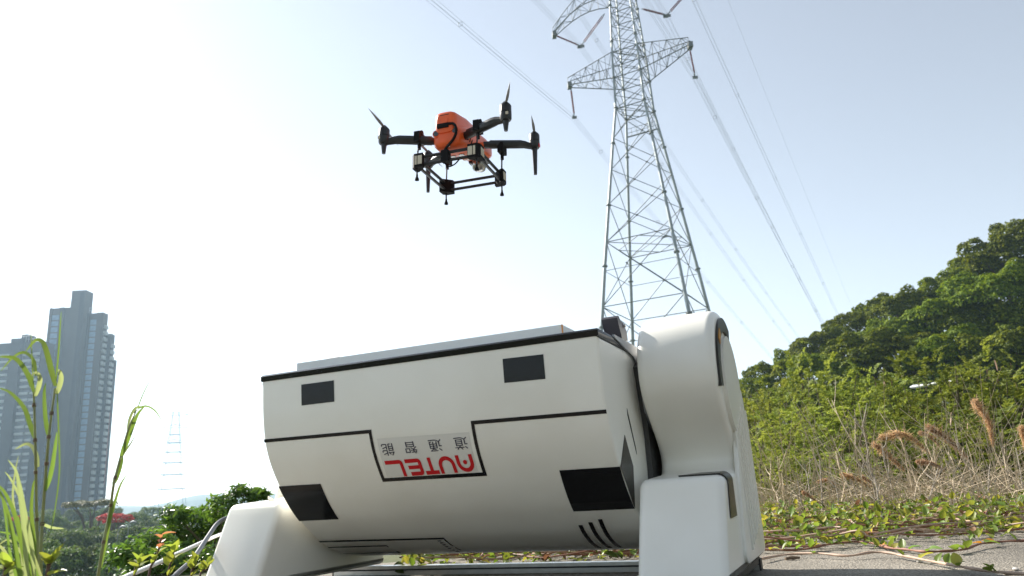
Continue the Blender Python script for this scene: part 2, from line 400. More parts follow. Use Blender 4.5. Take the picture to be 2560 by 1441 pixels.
# ---- drum
ZS = np.array([.098,.104,.112,.13,.155,.18,.22,.26,.31,.36,.40,.44,.475,.51,.575,.64,.70])
DS = np.array([2.545,2.495,2.44,2.365,2.30,2.25,2.192,2.14,2.09,2.05,2.022,1.999,1.984,1.973,1.962,1.957,1.955])
_sp = np.array(spline2(list(zip(ZS, DS)), 8)); _sp = _sp[np.argsort(_sp[:, 0])]
def drum_d(z): return np.interp(z, _sp[:, 0], _sp[:, 1])
front = [(drum_d(z), z) for z in np.concatenate([np.linspace(.70,.2,44), np.linspace(.195,.1,26)])]
back = [(2.545 + (2.545-d)*.60, z) for d, z in front[::-1]]
prof = [(dd(d), z+DZ) for d, z in front + back[1:]]
HL = .586
m = MB(); m.rounded(dense(prof, .03), -HL, HL, .010, 4); drum = m.build('drum', MT['shell'], dock, 40)
drum['label'] = 'white drum turned upside down with black patches and red lettering'
# top rim (black) and grey deck plate
rim = MB(); rp = [(dd(1.953), .700+DZ),(dd(1.950), .7165+DZ),(dd(1.958), .7225+DZ),(dd(2.892), .7225+DZ),(dd(2.90), .7165+DZ),(dd(2.897), .700+DZ)]
rim.rounded(rp, -HL-.002, HL+.002, .004, 2); rim.build('rim', MT['black'], dock, 30)
pl = MB(); pl.box((-HL+.03, dd(2.0), .7228+DZ), (HL-.03, dd(2.87), .7268+DZ)); deck = pl.build('deck_plate', MT['steel_grey'], dock, 0)
pd = MB(); pd.box((-.515, dd(2.045), .7270+DZ), (.452, dd(2.84), .7665+DZ)); pad = pd.build('landing_pad', MT['pad'], dock, 0)
t = MB(); t.box((.4505, dd(2.0435), .7272+DZ), (.4535, dd(2.050), .7667+DZ)); t.build('corner_trim', MT['orange_trim'], pad, 0)
# dark end plates and hubs between drum and supports
for sgn in (1, -1):
    e = MB(); ep = [(2.30,.655),(2.325,.56),(2.352,.46),(2.352,.338),(2.33,.22),(2.42,.15),(2.66,.14),(2.76,.24),(2.8,.45),(2.78,.62),(2.7,.69),(2.36,.69)]
    xa, xb = sorted((sgn*(HL-.002), sgn*(HL+.016))); e.prism([(dd(a), b+DZ) for a, b in ep], xa, xb, 'x'); e.build('end_plate', MT['alu_dark'], drum, 30)
    h = MB(); xa, xb = sorted((sgn*(HL+.014), sgn*.624)); h.prism([(dd(2.445)+.13*math.cos(R(i*15)), .585+DZ+.13*math.sin(R(i*15))) for i in range(24)], xa, xb, 'x'); h.build('hub', MT['steel_grey'], drum, 30)
    h = MB(); h.prism([(dd(2.10),.706),(dd(2.30),.676),(dd(2.36),.64),(dd(2.8),.64),(dd(2.8),.715),(dd(2.1),.715)], *sorted((sgn*(HL-.0005), sgn*(HL+.006))), 'x'); h.build('end_flange', MT['steel_grey'], drum, 30)
    # clip bracket
    bk = MB(); b0 = sgn*.535
    prof2 = [(dd(2.30),.72),(dd(2.292),.762),(dd(2.27),.79),(dd(2.262),.812),(dd(2.27),.82),(dd(2.284),.82),(dd(2.296),.81),(dd(2.33),.806),(dd(2.362),.785),(dd(2.366),.757),(dd(2.35),.74),(dd(2.345),.72)]
    bk.prism([(a, b+DZ) for a, b in prof2], b0-.026, b0+.026, 'x'); br = bk.build('bracket', MT['bracket'], dock, 30)
    br.location = (0, 0, 0)
    for zz in (.797,.742):
        c = MB(); c.tube([(b0+.026, dd(2.328), zz+DZ), (b0+.033, dd(2.328), zz+DZ)], .006, 10); c.build('bolt', MT['alu'], br, 30)
# ---- graphics on the drum: sheets 1 mm proud of the shell
def skin(a, z, off=.0012):
    d = float(drum_d(z)); e = .004; sl = (float(drum_d(z+e)) - float(drum_d(z-e)))/(2*e)
    n = Vector((0, -1, sl)).normalized(); return Vector((a - A0, d - D0, z + DZ)) + n*off
def patch(mb, quad, nu, nv, off=.0012):
    """quad: four (a, z) corners, in order"""
    q = [Vector((a, z)) for a, z in quad]; V = []
    for j in range(nv+1):
        for i in range(nu+1):
            u, v = i/nu, j/nv; p = (q[0]*(1-u)+q[1]*u)*(1-v) + (q[3]*(1-u)+q[2]*u)*v; V.append(skin(p.x, p.y, off))
    mb.add(V, [(j*(nu+1)+i, j*(nu+1)+i+1, (j+1)*(nu+1)+i+1, (j+1)*(nu+1)+i) for j in range(nv) for i in range(nu)])
def band(mb, path, w, off=.0012):
    """constant-width line along (a, z) corner points with mitred joints"""
    p = [Vector(x) for x in path]; n = len(p); L_, R_ = [], []
    for i in range(n):
        d0 = (p[i]-p[i-1]).normalized() if i else None; d1 = (p[i+1]-p[i]).normalized() if i < n-1 else None
        if d0 is None: nn = Vector((-d1.y, d1.x)); s = 1
        elif d1 is None: nn = Vector((-d0.y, d0.x)); s = 1
        else:
            nn = (Vector((-d0.y, d0.x)) + Vector((-d1.y, d1.x))).normalized(); s = 1/max(.3, nn.dot(Vector((-d1.y, d1.x))))
        L_.append(p[i]+nn*w/2*s); R_.append(p[i]-nn*w/2*s)
    for i in range(n-1):
        k = max(1, int((p[i+1]-p[i]).length/.02)); patch(mb, (L_[i], L_[i+1], R_[i+1], R_[i]), k, 1, off)
def graphic(name, fn, m_='black', par=None): mb = MB(); fn(mb); return mb.build(name, MT[m_], par or drum, 60)
for q in ([(-1.598,.674),(-1.470,.674),(-1.470,.607),(-1.598,.607)], [(-.880,.671),(-.754,.669),(-.754,.600),(-.880,.602)],
          [(-1.7605,.363),(-1.590,.362),(-1.597,.247),(-1.7605,.247)], [(-.768,.353),(-.5915,.352),(-.5915,.237),(-.775,.237)]):
    graphic('black_patch', lambda mb: patch(mb, q, 3, 8))
graphic('stripe', lambda mb: band(mb, [(-1.7605,.508),(-1.3475,.505),(-1.350,.360),(-1.000,.357),(-.995,.501),(-.5915,.496)], .0105))
graphic('stripe', lambda mb: band(mb, [(-1.7605,.172),(-1.268,.1685),(-1.275,.1045)], .006))
graphic('stripe', lambda mb: band(mb, [(-1.7605,.1485),(-1.517,.1485),(-1.523,.119),(-1.7605,.119)], .0045))
for k in range(7): graphic('dash_mark', lambda mb: patch(mb, [(-1.299-.0012*k,.1620-.0075*k),(-1.287-.0012*k,.1620-.0075*k),(-1.287-.0012*k,.1585-.0075*k),(-1.299-.0012*k,.1585-.0075*k)], 1, 1))
for a, zt in ((-.777,.196),(-.742,.203),(-.708,.211)):
    graphic('slash_mark', lambda mb: patch(mb, [(a-.007, zt),(a+.006, zt),(a-.006,.113),(a-.019,.113)], 1, 10))
# end-face graphics (right end)
def endpoly(name, pts, m_='black'):
    mb = MB(); mb.prism([(dd(a), b+DZ) for a, b in pts], HL+.0003, HL+.0014, 'x'); mb.build(name, MT[m_], drum, 0)
endpoly('black_patch', [(2.058,.352),(2.128,.440),(2.188,.353),(2.165,.237)])
endpoly('stripe', [(2.180,.519),(2.238,.405),(2.240,.388),(2.180,.500)])
# sticker, red word and four characters, all upside down
graphic('sticker', lambda mb: patch(mb, [(-1.327,.482),(-1.013,.476),(-1.019,.3655),(-1.333,.3685)], 14, 6, .0007), 'clear')
def tmap(X, Y, base): return (-1.0225 - X, base - Y)     # upright text space -> drum, turned by half a turn
def stroke(mb, path, w, base, off=.0018):
    band(mb, [tmap(x, y, base) for x, y in path], w, off)
def arcp(cx, cy, rx, ry, a0, a1, n=12): return [(cx+rx*math.cos(R(a0+(a1-a0)*i/n)), cy+ry*math.sin(R(a0+(a1-a0)*i/n))) for i in range(n+1)]
H, W_ = .049, .0112; hw = W_/2; BASE = .4155
def letter(fn): graphic('red_letter', fn, 'red')
x = .0; w = .055
def LA(mb):
    stroke(mb, [(x+hw, 0),(x+hw, .022)] + arcp(x+w/2, .0225, w/2-hw, H-.0225-hw, 175, 5, 14) + [(x+w-hw,.022),(x+w-hw, 0)], W_, BASE)
    V = [skin(*tmap(x+w/2+.0065*math.cos(R(i*24)), .021+.0065*math.sin(R(i*24)), BASE), .0018) for i in range(15)]; mb.add(V, [tuple(range(15))])
letter(LA); x = .062
def LU(mb): stroke(mb, [(x+hw, H),(x+hw, .026)] + arcp(x+w/2, .0265, w/2-hw, .0265-hw, 185, 355, 14) + [(x+w-hw,.026),(x+w-hw, H)], W_, BASE)
letter(LU); x = .122
def LT(mb): stroke(mb, [(x, H-hw),(x+.046, H-hw)], W_, BASE); stroke(mb, [(x+.023, H-W_),(x+.023, 0)], W_, BASE)
letter(LT); x = .174
def LE(mb):
    stroke(mb, [(x+.055, hw),(x+.012, hw)] + arcp(x+.012, .012, .012-hw, .012-hw, 268, 182, 5) + [(x+hw,.014),(x+hw, H-.014)] + arcp(x+.012, H-.012, .012-hw, .012-hw, 178, 92, 5) + [(x+.012, H-hw),(x+.046, H-hw)], W_, BASE)
    stroke(mb, [(x+W_, H/2),(x+.048, H/2)], W_*.95, BASE)
letter(LE); x = .2375
def LL(mb): stroke(mb, [(x+hw, H),(x+hw,.014)] + arcp(x+.012, .012, .012-hw, .012-hw, 182, 268, 5) + [(x+.014, hw),(x+.062, hw)], W_, BASE)
letter(LL)
for ch, xa in (('道',.0),('通',.0855),('智',.1715),('能',.2505)):
    cu = bpy.data.curves.new('glyph', 'FONT'); cu.body = ch; tmp = bpy.data.objects.new('glyph', cu); COL.objects.link(tmp)
    bpy.context.view_layer.update(); gm = bpy.data.meshes.new_from_object(tmp.evaluated_get(bpy.context.evaluated_depsgraph_get()))
    s = .0445; V = [skin(*tmap(xa + v.co.x*s*1.06, .004 + v.co.y*s*.86, .4660), .0018) for v in gm.vertices]
    mb = MB(); mb.add(V, [tuple(p.vertices) for p in gm.polygons]); mb.build('character', MT['ink'], drum, 0)
    bpy.data.objects.remove(tmp); bpy.data.meshes.remove(gm); bpy.data.curves.remove(cu)
# ---- base rails of slotted aluminium
for d_, z0 in ((2.685, 0), (2.18, 0)):
    r_ = MB(); h, wd = .0345, .045
    r_.box((-.838, dd(d_), .0005), (.838, dd(d_)+wd, .0165)); r_.box((-.838, dd(d_), .0225), (.838, dd(d_)+wd, h)); r_.cur = 1
    r_.box((-.8375, dd(d_)+.008, .0164), (.8375, dd(d_)+wd-.008, .0226))
    rail = r_.build('base_rail', [MT['alu'], MT['alu_dark']], dock, 0)
    for sgn in (1, -1): c = MB(); xa, xb = sorted((sgn*.838, sgn*.8435)); c.box((xa, dd(d_)-.001, 0), (xb, dd(d_)+wd+.001, h+.0008)); c.build('end_cap', MT['rubber'], rail, 0)
# ================================================================== lattice pylon, insulators, wires
PS = 1.5                                    # metres per survey unit
PC = Vector((11.4737*PS, 58.8927*PS, 0))
PSI = R(-73.109)
EV = Vector((math.cos(PSI+math.pi/4), math.sin(PSI+math.pi/4), 0)); LV = Vector((-EV.y, EV.x, 0))
galv = mat('galvanised_steel', (.30,.33,.33), .5, .45, var=.15, scale=.8)
galv_d = mat('galvanised_angle', (.17,.18,.172), .6, .35, var=.2, scale=.8)
WH = [0, 12.25, 17.27, 22.51, 28.14, 31.51, 36, 42, 50]; WW = [6.75, 4.91, 4.16, 3.32, 2.39, 1.80, 1.66, 1.32, .95]
def tw(h): return float(np.interp(h, WH, WW))
def TP(k, h, s=1.0):
    """corner k (0..3) of the tower at survey height h, relative to the tower foot"""
    a = PSI + k*math.pi/2; w = tw(h)*s*PS
    return Vector((w*math.cos(a), w*math.sin(a), CAM_H + PS*(h - CAM_H)))
def UVZ(u, v, h): return EV*(u*PS) + LV*(v*PS) + Vector((0, 0, CAM_H + PS*(h - CAM_H)))
pylon = empty('lattice_pylon', PC)
tag(pylon, 'tall grey lattice power pylon of steel tubes rising behind the docking machine', 'pylon')
_bar = MB(); _bar.lathe([(1, 0), (1, 1)], 6); BAR = _bar.mesh('bar', galv_d, 50)
_barg = MB(); _barg.lathe([(1, 0), (1, 1)], 6); BARG = _barg.mesh('bar', galv, 50)
def bar(name, p, q, r, parent, me=None):
    d = q - p; L = d.length; rot = d.to_track_quat('Z', 'Y').to_matrix().to_4x4()
    return link(name, me or BAR, parent, Matrix.Translation(p) @ rot @ Matrix.Diagonal((r, r, L, 1)))
legs = []
FL = [1.5, 7.0, 12.25, 17.27, 22.51, 28.14, 31.51, 34.4, 38.0, 41.7, 45.5]
for k in range(4):
    hs = [-1.5, 0, 12.25, 17.27, 22.51, 28.14, 31.51, 36, 42, 50]
    m = MB(); m.tube([TP(k, max(h, -1.5)) for h in hs], [k_*PS*.80 for k_ in (.205,.20,.185,.17,.155,.14,.125,.11,.095,.08)], 10)
    lg = m.build('leg', galv, pylon, 50); legs.append(lg)
    for h in FL:
        f = MB(); p = TP(k, h); d = (TP(k, h+.5)-TP(k, h)).normalized(); r0 = float(np.interp(h, [0, 50], [.165, .065]))*PS
        f.tube([p - d*.09, p + d*.09], r0*1.75, 10); f.build('flange', galv_d, lg, 30)
LEV = [0, 7.0, 13.9, 19.3, 22.6, 25.7, 28.6, 31.4, 32.7, 34.4, 35.6, 36.9, 38.2, 39.5, 40.8, 42.2, 43.6, 45.2, 47.0, 49.5]
node_m = MB(); node_m.box((-.5,-.5,-.5),(.5,.5,.5)); NODE = node_m.mesh('gusset', galv_d, 0)
for i in range(len(LEV)-1):
    h0, h1 = LEV[i], LEV[i+1]; rb = float(np.interp(h0, [0, 31, 50], [.040, .029, .023]))*PS
    for k in range(4):
        a0, b0, a1, b1 = TP(k, h0), TP((k+1) % 4, h0), TP(k, h1), TP((k+1) % 4, h1)
        bar('brace', a0, b1, rb, pylon); bar('brace', b0, a1, rb, pylon)
        w0, w1 = (b0-a0).length, (b1-a1).length; t = w0/(w0+w1); x = a0.lerp(b1, t)
        if i < 15:
            s = rb*5; f = (b0-a0).normalized(); up = Vector((0,0,1)); nn = f.cross(up)
            link('gusset_plate', NODE, pylon, Matrix.Translation(x) @ Matrix((( f.x, nn.x, 0, 0),(f.y, nn.y, 0, 0),(0, 0, 1, 0),(0, 0, 0, 1))) @ Matrix.Diagonal((s*1.3, .03, s, 1)))
        if h1 < 32 and i in (1, 2):       # short struts from the crossing to the legs
            hm = h0 + (h1-h0)*t
            bar('strut', TP(k, hm), x, rb*.7, pylon); bar('strut', TP((k+1) % 4, hm), x, rb*.7, pylon)
for h in (7.0, 13.9, 19.3, 31.4, 34.4, 36.9, 40.8, 43.6):
    for k in range(4): bar('horizontal', TP(k, h), TP((k+1) % 4, h), .038*PS, pylon)
    if h in (19.3, 31.4, 36.9):
        for k in range(2): bar('diaphragm', TP(k, h), TP(k+2, h), .03*PS, pylon)
        mids = [(TP(k, h)+TP((k+1) % 4, h))/2 for k in range(4)]
        for k in range(4): bar('diaphragm', mids[k], mids[(k+1) % 4], .03*PS, pylon)
# two triangular number plates and the small work platform with its rail
for k, t in ((2, .12), (3, .88)):
    p = TP(k, 18.6).lerp(TP((k+1) % 4, 18.6), t); m = MB(); f = (TP((k+1) % 4, 18.6)-TP(k, 18.6)).normalized()
    m.prism([(-.55, 0), (.75, .05), (.1, .38)], -.02, .02, 'y', Matrix.Translation(p) @ Matrix(((f.x, -f.y, 0, 0),(f.y, f.x, 0, 0),(0,0,1,0),(0,0,0,1)))); m.build('plate', galv_d, pylon, 0)
m = MB(); a, b = TP(2, 29.9), TP(1, 29.9); f = (b-a).normalized(); s = f.cross(Vector((0,0,1)))
for q in range(7):
    p = a.lerp(b, q/6); m.tube([p, p+Vector((0,0,1.15))], .03, 5)
for z in (.55, 1.15): m.tube([a+Vector((0,0,z)), b+Vector((0,0,z))], .03, 5)
m.tube([a, b], .09, 6); m.build('platform_rail', galv_d, pylon, 0)
def crossarm(sgn, u1, hb1, ht1, hb0, ht0, nseg, arch=0.0, top_drop=None):
    root_o = None; r = .036*PS
    u0 = sgn*(tw(hb0)*.7071)
    def pt(t, top, side):
        u = u0 + (sgn*u1-u0)*t; v = (tw(hb0)*.7071)*(1-t) + .30*t
        h = (ht0 + (ht1-ht0)*t if top else hb0 + (hb1-hb0)*t) + arch*math.sin(math.pi*t)
        return UVZ(u, side*v, h)
    # first chord carries the rest as sub-parts
    m = MB(); m.tube([pt(i/nseg, False, 1) for i in range(nseg+1)], r*1.25, 6); arm = m.build('crossarm', galv_d, pylon, 40)
    for top, sd in ((False, -1), (True, 1), (True, -1)):
        m = MB(); m.tube([pt(i/nseg, top, sd) for i in range(nseg+1)], r*(1.25 if not top else 1.0), 6); m.build('arm_chord', galv_d, arm, 40)
    for i in range(nseg):
        t0, t1 = i/nseg, (i+1)/nseg
        for sd in (1, -1):
            bar('arm_brace', pt(t0, i % 2 == 0, sd), pt(t1, i % 2 == 1, sd), r*.62, arm); bar('arm_brace', pt(t1, False, sd), pt(t1, True, sd), r*.55, arm)
        for tp in (True, False): bar('arm_brace', pt(t0, tp, 1 if i % 2 else -1), pt(t1, tp, -1 if i % 2 else 1), r*.55, arm)
    m = MB(); c = UVZ(sgn*u1, 0, (hb1+ht1)/2 - .25); m.box(c - Vector((.28,.5,.42)), c + Vector((.28,.5,.3))); m.build('tip_plate', galv_d, arm, 0)
    return arm
crossarm(1, 5.35, 35.75, 36.45, 34.4, 36.9, 7); crossarm(-1, 5.85, 35.7, 36.4, 34.4, 36.9, 7)
crossarm(1, 6.7, 41.6, 42.1, 42.6, 44.6, 7, .9); crossarm(-1, 6.95, 41.5, 42.0, 42.6, 44.6, 7, .9)
# insulators (hang from the pylon: things of their own)
ins_m = mat('red_brown_porcelain', (.20,.05,.045), .3, var=.2, scale=4)
def insulator(p, q, label):
    root = empty('insulator_string', PC + q); off = (q-p).cross(LV).normalized()
    if off.length < .1: off = EV
    P0, Q0 = p - q, Vector((0, 0, 0))
    for s in (-1, 1):
        d = LV*(.16*s); m = MB(); n = 46; pts = [P0.lerp(Q0, .10+.80*i/n)+d for i in range(n+1)]
        m.tube(pts, [.085 if i % 2 else .05 for i in range(n+1)], 8); m.build('shed_stack', ins_m, root, 20)
    m = MB(); m.tube([P0, P0.lerp(Q0, .1)+LV*.16], .05, 6); m.tube([P0, P0.lerp(Q0, .1)-LV*.16], .05, 6); m.build('hanger', galv_d, root, 30)
    m = MB(); m.tube([P0.lerp(Q0, .9)+LV*.16, Q0], .04, 6); m.tube([P0.lerp(Q0, .9)-LV*.16, Q0], .04, 6); m.tube([LV*.5+Vector((0,0,-.1)), LV*-.5+Vector((0,0,-.1))], .05, 6)
    m.box((-.32,-.06,-.42), (.32,.06,-.05)); m.build('yoke', galv_d, root, 30)
    tag(root, label, 'insulator', 'insulator strings on the pylon')
insulator(UVZ(-5.75, 0, 35.45), UVZ(-5.65, 0, 32.65), 'red-brown insulator string hanging below the lower left crossarm of the pylon')
insulator(UVZ(5.3, 0, 35.55), UVZ(5.43, 0, 32.95), 'red-brown insulator string hanging below the lower right crossarm of the pylon')
insulator(UVZ(-6.9, 0, 41.4), UVZ(-4.55, 0, 39.45), 'dark red insulator string slanting in from the upper left crossarm tip')
insulator(UVZ(-1.85, 0, 41.75), UVZ(-4.3, 0, 39.45), 'pale red insulator string slanting down from the pylon body to the left wires')
insulator(UVZ(1.6, 0, 40.9), UVZ(3.62, 0, 39.5), 'dark red insulator string slanting down from the pylon body to the right wires')
insulator(UVZ(6.6, 0, 41.6), UVZ(3.85, 0, 39.5), 'insulator string slanting in from the upper right, cut by the photo edge')
# conductor bundles
wire_m = mat('aluminium_wire', (.33,.34,.35), .5, .5)
def bundle(u, h0, far, near, label, four=True, vn=-70, vf=235, rad=.0125):
    root = empty('power_line', PC + UVZ(u, 0, h0)); base = UVZ(u, 0, h0)
    def P(v):
        c = far if v > 0 else near; return UVZ(u, v, h0 + c[0]*v + c[1]*v*v) - base
    vv = np.concatenate([np.linspace(vn, 0, 24), np.linspace(0, vf, 50)[1:]])
    offs = [(-.225, .2), (.225, .2), (-.225, -.25), (.225, -.25)] if four else [(0, 0)]
    for a, b in offs:
        m = MB(); m.tube([P(v) + EV*a + Vector((0, 0, b)) for v in vv], rad, 5, False); m.build('wire', wire_m, root, 60)
    if four:
        for v in (-45, -19, 6, 22.5, 43, 62, 85, 108, 135, 165):
            m = MB(); c = P(v)
            for i, j in ((0, 1), (1, 3), (3, 2), (2, 0)):
                m.tube([c+EV*offs[i][0]+Vector((0,0,offs[i][1])), c+EV*offs[j][0]+Vector((0,0,offs[j][1]))], .02, 5)
            m.build('spacer', galv_d, root, 0)
    tag(root, label, 'power line', 'power lines on the pylon')
bundle(-5.66, 32.35, (-.145, .00017), (.065, .0003), 'bundle of wires on the lower left insulator passing above the drone')
bundle(-4.43, 39.25, (-.150, .00020), (.07, .0003), 'bundle of wires held by the left V of red insulators')
bundle(5.43, 32.65, (-.150, .00020), (.01, .0002), 'bundle of wires on the lower right insulator beside the pylon')
bundle(3.73, 39.25, (-.165, .00010), (.03, .0003), 'bundle of wires held by the right V of insulators beside the pylon body')
bundle(-5.0, 44.4, (-.155, .00030), (.05, .0003), 'bundle of wires passing high behind the pylon on its left side')
bundle(5.0, 45.0, (-.145, .00010), (.03, .0003), 'bundle of wires right of all others except the single thin wire')
bundle(6.0, 54.7, (-.14, .0001), (.05, .0003), 'single thin earth wire faint in the blue sky at right', four=False, rad=.012)
# ================================================================== drone
DQ = Matrix.Rotation(R(-18.9), 4, 'Z') @ Matrix.Rotation(R(-.75), 4, 'X') @ Matrix.Rotation(R(1.87), 4, 'Y')
drone = empty('drone'); drone.matrix_world = Matrix.Translation((-.117, 1.873, 1.219)) @ DQ
tag(drone, 'orange four-armed drone with black arms and a carrying frame hovering in the sky', 'drone')
orange = mat('orange_plastic', (.86,.115,.016), .38, coat=.15, var=.06, scale=30)
dark = mat('dark_composite', (.018,.019,.022), .42, var=.25, scale=60); dark2 = mat('black_plastic', (.008,.008,.009), .75, spec=.2)
lens = mat('lens_glass', (.01,.015,.015), .05, coat=1); cream = mat('cream_label', (.62,.56,.44), .6); silver = mat('silver_gimbal', (.45,.45,.44), .28, .8)
blade_m = mat('grey_propeller', (.30,.33,.37), .5)
red_l = mat('red_marker', (.6,.01,.01), .4)
def loft(mb, secs, n=24, p=3.2):
    """sections (y, cx, zlo, zhi, half-width) with superellipse outline"""
    V = []; k = len(secs)
    for y, cx, z0, z1, hw in secs:
        for j in range(n):
            a = 2*math.pi*j/n; c, s = math.cos(a), math.sin(a)
            V.append((cx + hw*math.copysign(abs(c)**(2/p), c), y, (z0+z1)/2 + (z1-z0)/2*math.copysign(abs(s)**(2/p), s)))
    F = [(i*n+j, i*n+(j+1) % n, (i+1)*n+(j+1) % n, (i+1)*n+j) for i in range(k-1) for j in range(n)]
    F += [tuple(range(n))[::-1], tuple(range((k-1)*n, k*n))]; mb.add(V, F)
b = MB()
loft(b, [(-.098,.0,-.036,-.006,.018),(-.094,.0,-.046,.004,.033),(-.082,0,-.052,.012,.040),(-.05,0,-.050,.028,.044),(0,0,-.036,.044,.044),(.05,0,-.020,.055,.043),(.09,0,-.006,.060,.043),(.125,0,.004,.060,.041),(.150,0,.014,.056,.034),(.163,0,.024,.050,.020)])
body = b.build('body', orange, drone, 60)
b = MB(); loft(b, [(-.104,0,-.002,.034,.020),(-.101,0,-.012,.046,.0265),(-.085,0,-.014,.052,.029),(-.02,0,.0,.066,.0305),(.03,0,.02,.072,.027),(.05,0,.03,.070,.018)], 24, 4.0); bat = b.build('battery', orange, drone, 60)
b = MB(); b.tube([(0,-.1035,.022),(0,-.1055,.022)], .0105, 18); bt = b.build('button', orange, bat, 30)
for (x0, x1, z) in ((-.016,.012,.0365),):
    b = MB(); b.box((x0,-.1040,z),(x1,-.1012,z+.0012)); b.build('groove', dark2, bat, 0)
b = MB(); b.box((.0195,-.1015,.004),(.0208,-.098,.040)); b.build('groove', dark2, bat, 0)
for s in (-1, 1):
    b = MB(); b.tube([(s*.0268,-.0945,-.010),(s*.0268,-.0985,-.010)], .0100, 16); e = b.build('eye_rim', orange, body, 30)
    b = MB(); b.tube([(s*.0268,-.098,-.010),(s*.0268,-.1000,-.010)], .0072, 16); e2 = b.build('lens', lens, body, 30)
for k in range(3): b = MB(); x0 = -.0105+.0088*k; b.box((x0,-.0995,-.0095),(x0+.0066,-.0955,-.002)); b.build('vent', dark2, body, 0)
for p, r in (((.004,-.088,-.0455),.0062),((.012,-.02,-.0415),.008),((.01,.06,-.0165),.006),((-.012,-.02,-.0415),.007)):
    b = MB(); b.tube([p, (p[0], p[1], p[2]-.003)], r, 14); b.build('lens', lens, body, 30)
for k in range(3): b = MB(); y0 = -.055+.012*k; b.add([(.0449,y0,-.020),(.0449,y0+.004,-.020),(.0449,y0+.010,-.006),(.0449,y0+.006,-.006),(.040,y0,-.020),(.040,y0+.004,-.020),(.040,y0+.010,-.006),(.040,y0+.006,-.006)],[(0,1,2,3),(7,6,5,4),(0,4,5,1),(1,5,6,2),(2,6,7,3),(3,7,4,0)]); b.build('vent', dark2, body, 0)
for k in range(5): b = MB(); y0 = .075+.009*k; b.box((.012,y0,-.012+.0016*k),(.030,y0+.004,.004+.0016*k)); b.build('vent', dark2, body, 0)
# white belly lamps
b = MB(); b.box((-.018,.058,-.0185),(.0,.066,-.010)); b.build('belly_lamp', mat('belly_white', (.8,.8,.8), .3), body, 0)
# gimbal camera
g = MB(); g.lathe([(.004,-.021),(.014,-.017),(.020,-.009),(.0215,0),(.020,.009),(.014,.017),(.004,.021)], 20, Matrix.Translation((.004,.122,-.010)) @ Matrix.Rotation(R(90), 4, 'Y'))
gim = g.build('gimbal_camera', silver, drone, 60)
g = MB(); g.box((-.022,.108,-.006),(-.016,.136,.014)); g.box((.024,.108,-.006),(.030,.136,.014)); g.build('gimbal_yoke', dark, gim, 0)
g = MB(); g.tube([(.004,.140,-.012),(.004,.1465,-.013)], .011, 16); g.build('lens', lens, gim, 30)
# arms, motors, legs, propellers
for nm, (mx, my, mz), root, ll, spin in (('rl',(-.172,-.112,0),(-.034,-.062,-.014),.030,98),('rr',(.172,-.112,0),(.034,-.062,-.014),.030,116),('fr',(.166,.142,.039),(.038,.070,.022),.082,104),('fl',(-.166,.142,.039),(-.038,.070,.022),.082,92)):
    a = MB(); P0, P1 = Vector(root), Vector((mx, my, mz-.010)); d = (P1-P0)
    pts = [P0, P0+d*.12, P0+d*.14, P0+d*.72, P0+d*.80, P0+d*.90, P1]; up = [0,.001,.002,.004,.003,-.001,-.002]
    a.tube([p + Vector((0,0,u)) for p, u in zip(pts, up)], [.0105,.0105,.0128,.0125,.0112,.0095,.0095], 8); arm = a.build('arm', dark, drone, 40)
    m = MB(); m.lathe([(.0125,-.018),(.0150,-.013),(.0150,.002),(.0132,.0025),(.0132,.0035),(.0148,.004),(.0148,.022),(.0125,.026),(.006,.033),(.003,.036)], 20, Matrix.Translation((mx,my,mz))); mo = m.build('motor', dark, drone, 35)
    m = MB(); s = -1 if my < 0 else 1
    if my < 0: m.box((mx+.005 if mx > 0 else mx-.010, my-.0158, mz-.008),(mx+.0115 if mx > 0 else mx-.004, my-.0125, mz-.001)); m.build('marker', cream, mo, 0)
    else: m.box((mx+.0125 if mx > 0 else mx-.0158, my-.006, mz-.016),(mx+.0158 if mx > 0 else mx-.0125, my+.004, mz-.007)); m.build('marker', red_l, mo, 0)
    m = MB(); m.tube([(mx,my,mz-.014),(mx,my,mz-.022),(mx,my,mz-.016-ll)], [.0085,.0078,.0048], 10); m.build('leg', dark, arm, 35)
    for s in (1, -1):
        V = []; n = 9
        for i in range(n):
            t = i/(n-1); r = .010+.100*t; c = .0095*(math.sin(math.pi*min(1,.18+t*.86)))**.7*(1-.55*t); tw_ = R(22-16*t)
            for q, zz in ((-.35, .0006), (.65, .0006), (.65, -.0006), (-.35, -.0006)): V.append(Vector((r, q*c*math.cos(tw_), q*c*math.sin(tw_)*.6 + zz)))
        F = [(i*4+j, i*4+(j+1) % 4, i*4+4+(j+1) % 4, i*4+4+j) for i in range(n-1) for j in range(4)] + [(0,1,2,3),(n*4-1,n*4-2,n*4-3,n*4-4)]
        M = Matrix.Translation((mx,my,mz+.028)) @ Matrix.Rotation(R(spin + (0 if s > 0 else 180)), 4, 'Z')
        pb = MB(); pb.add([M @ v for v in V], F); pb.build('propeller_blade', blade_m, mo, 40)
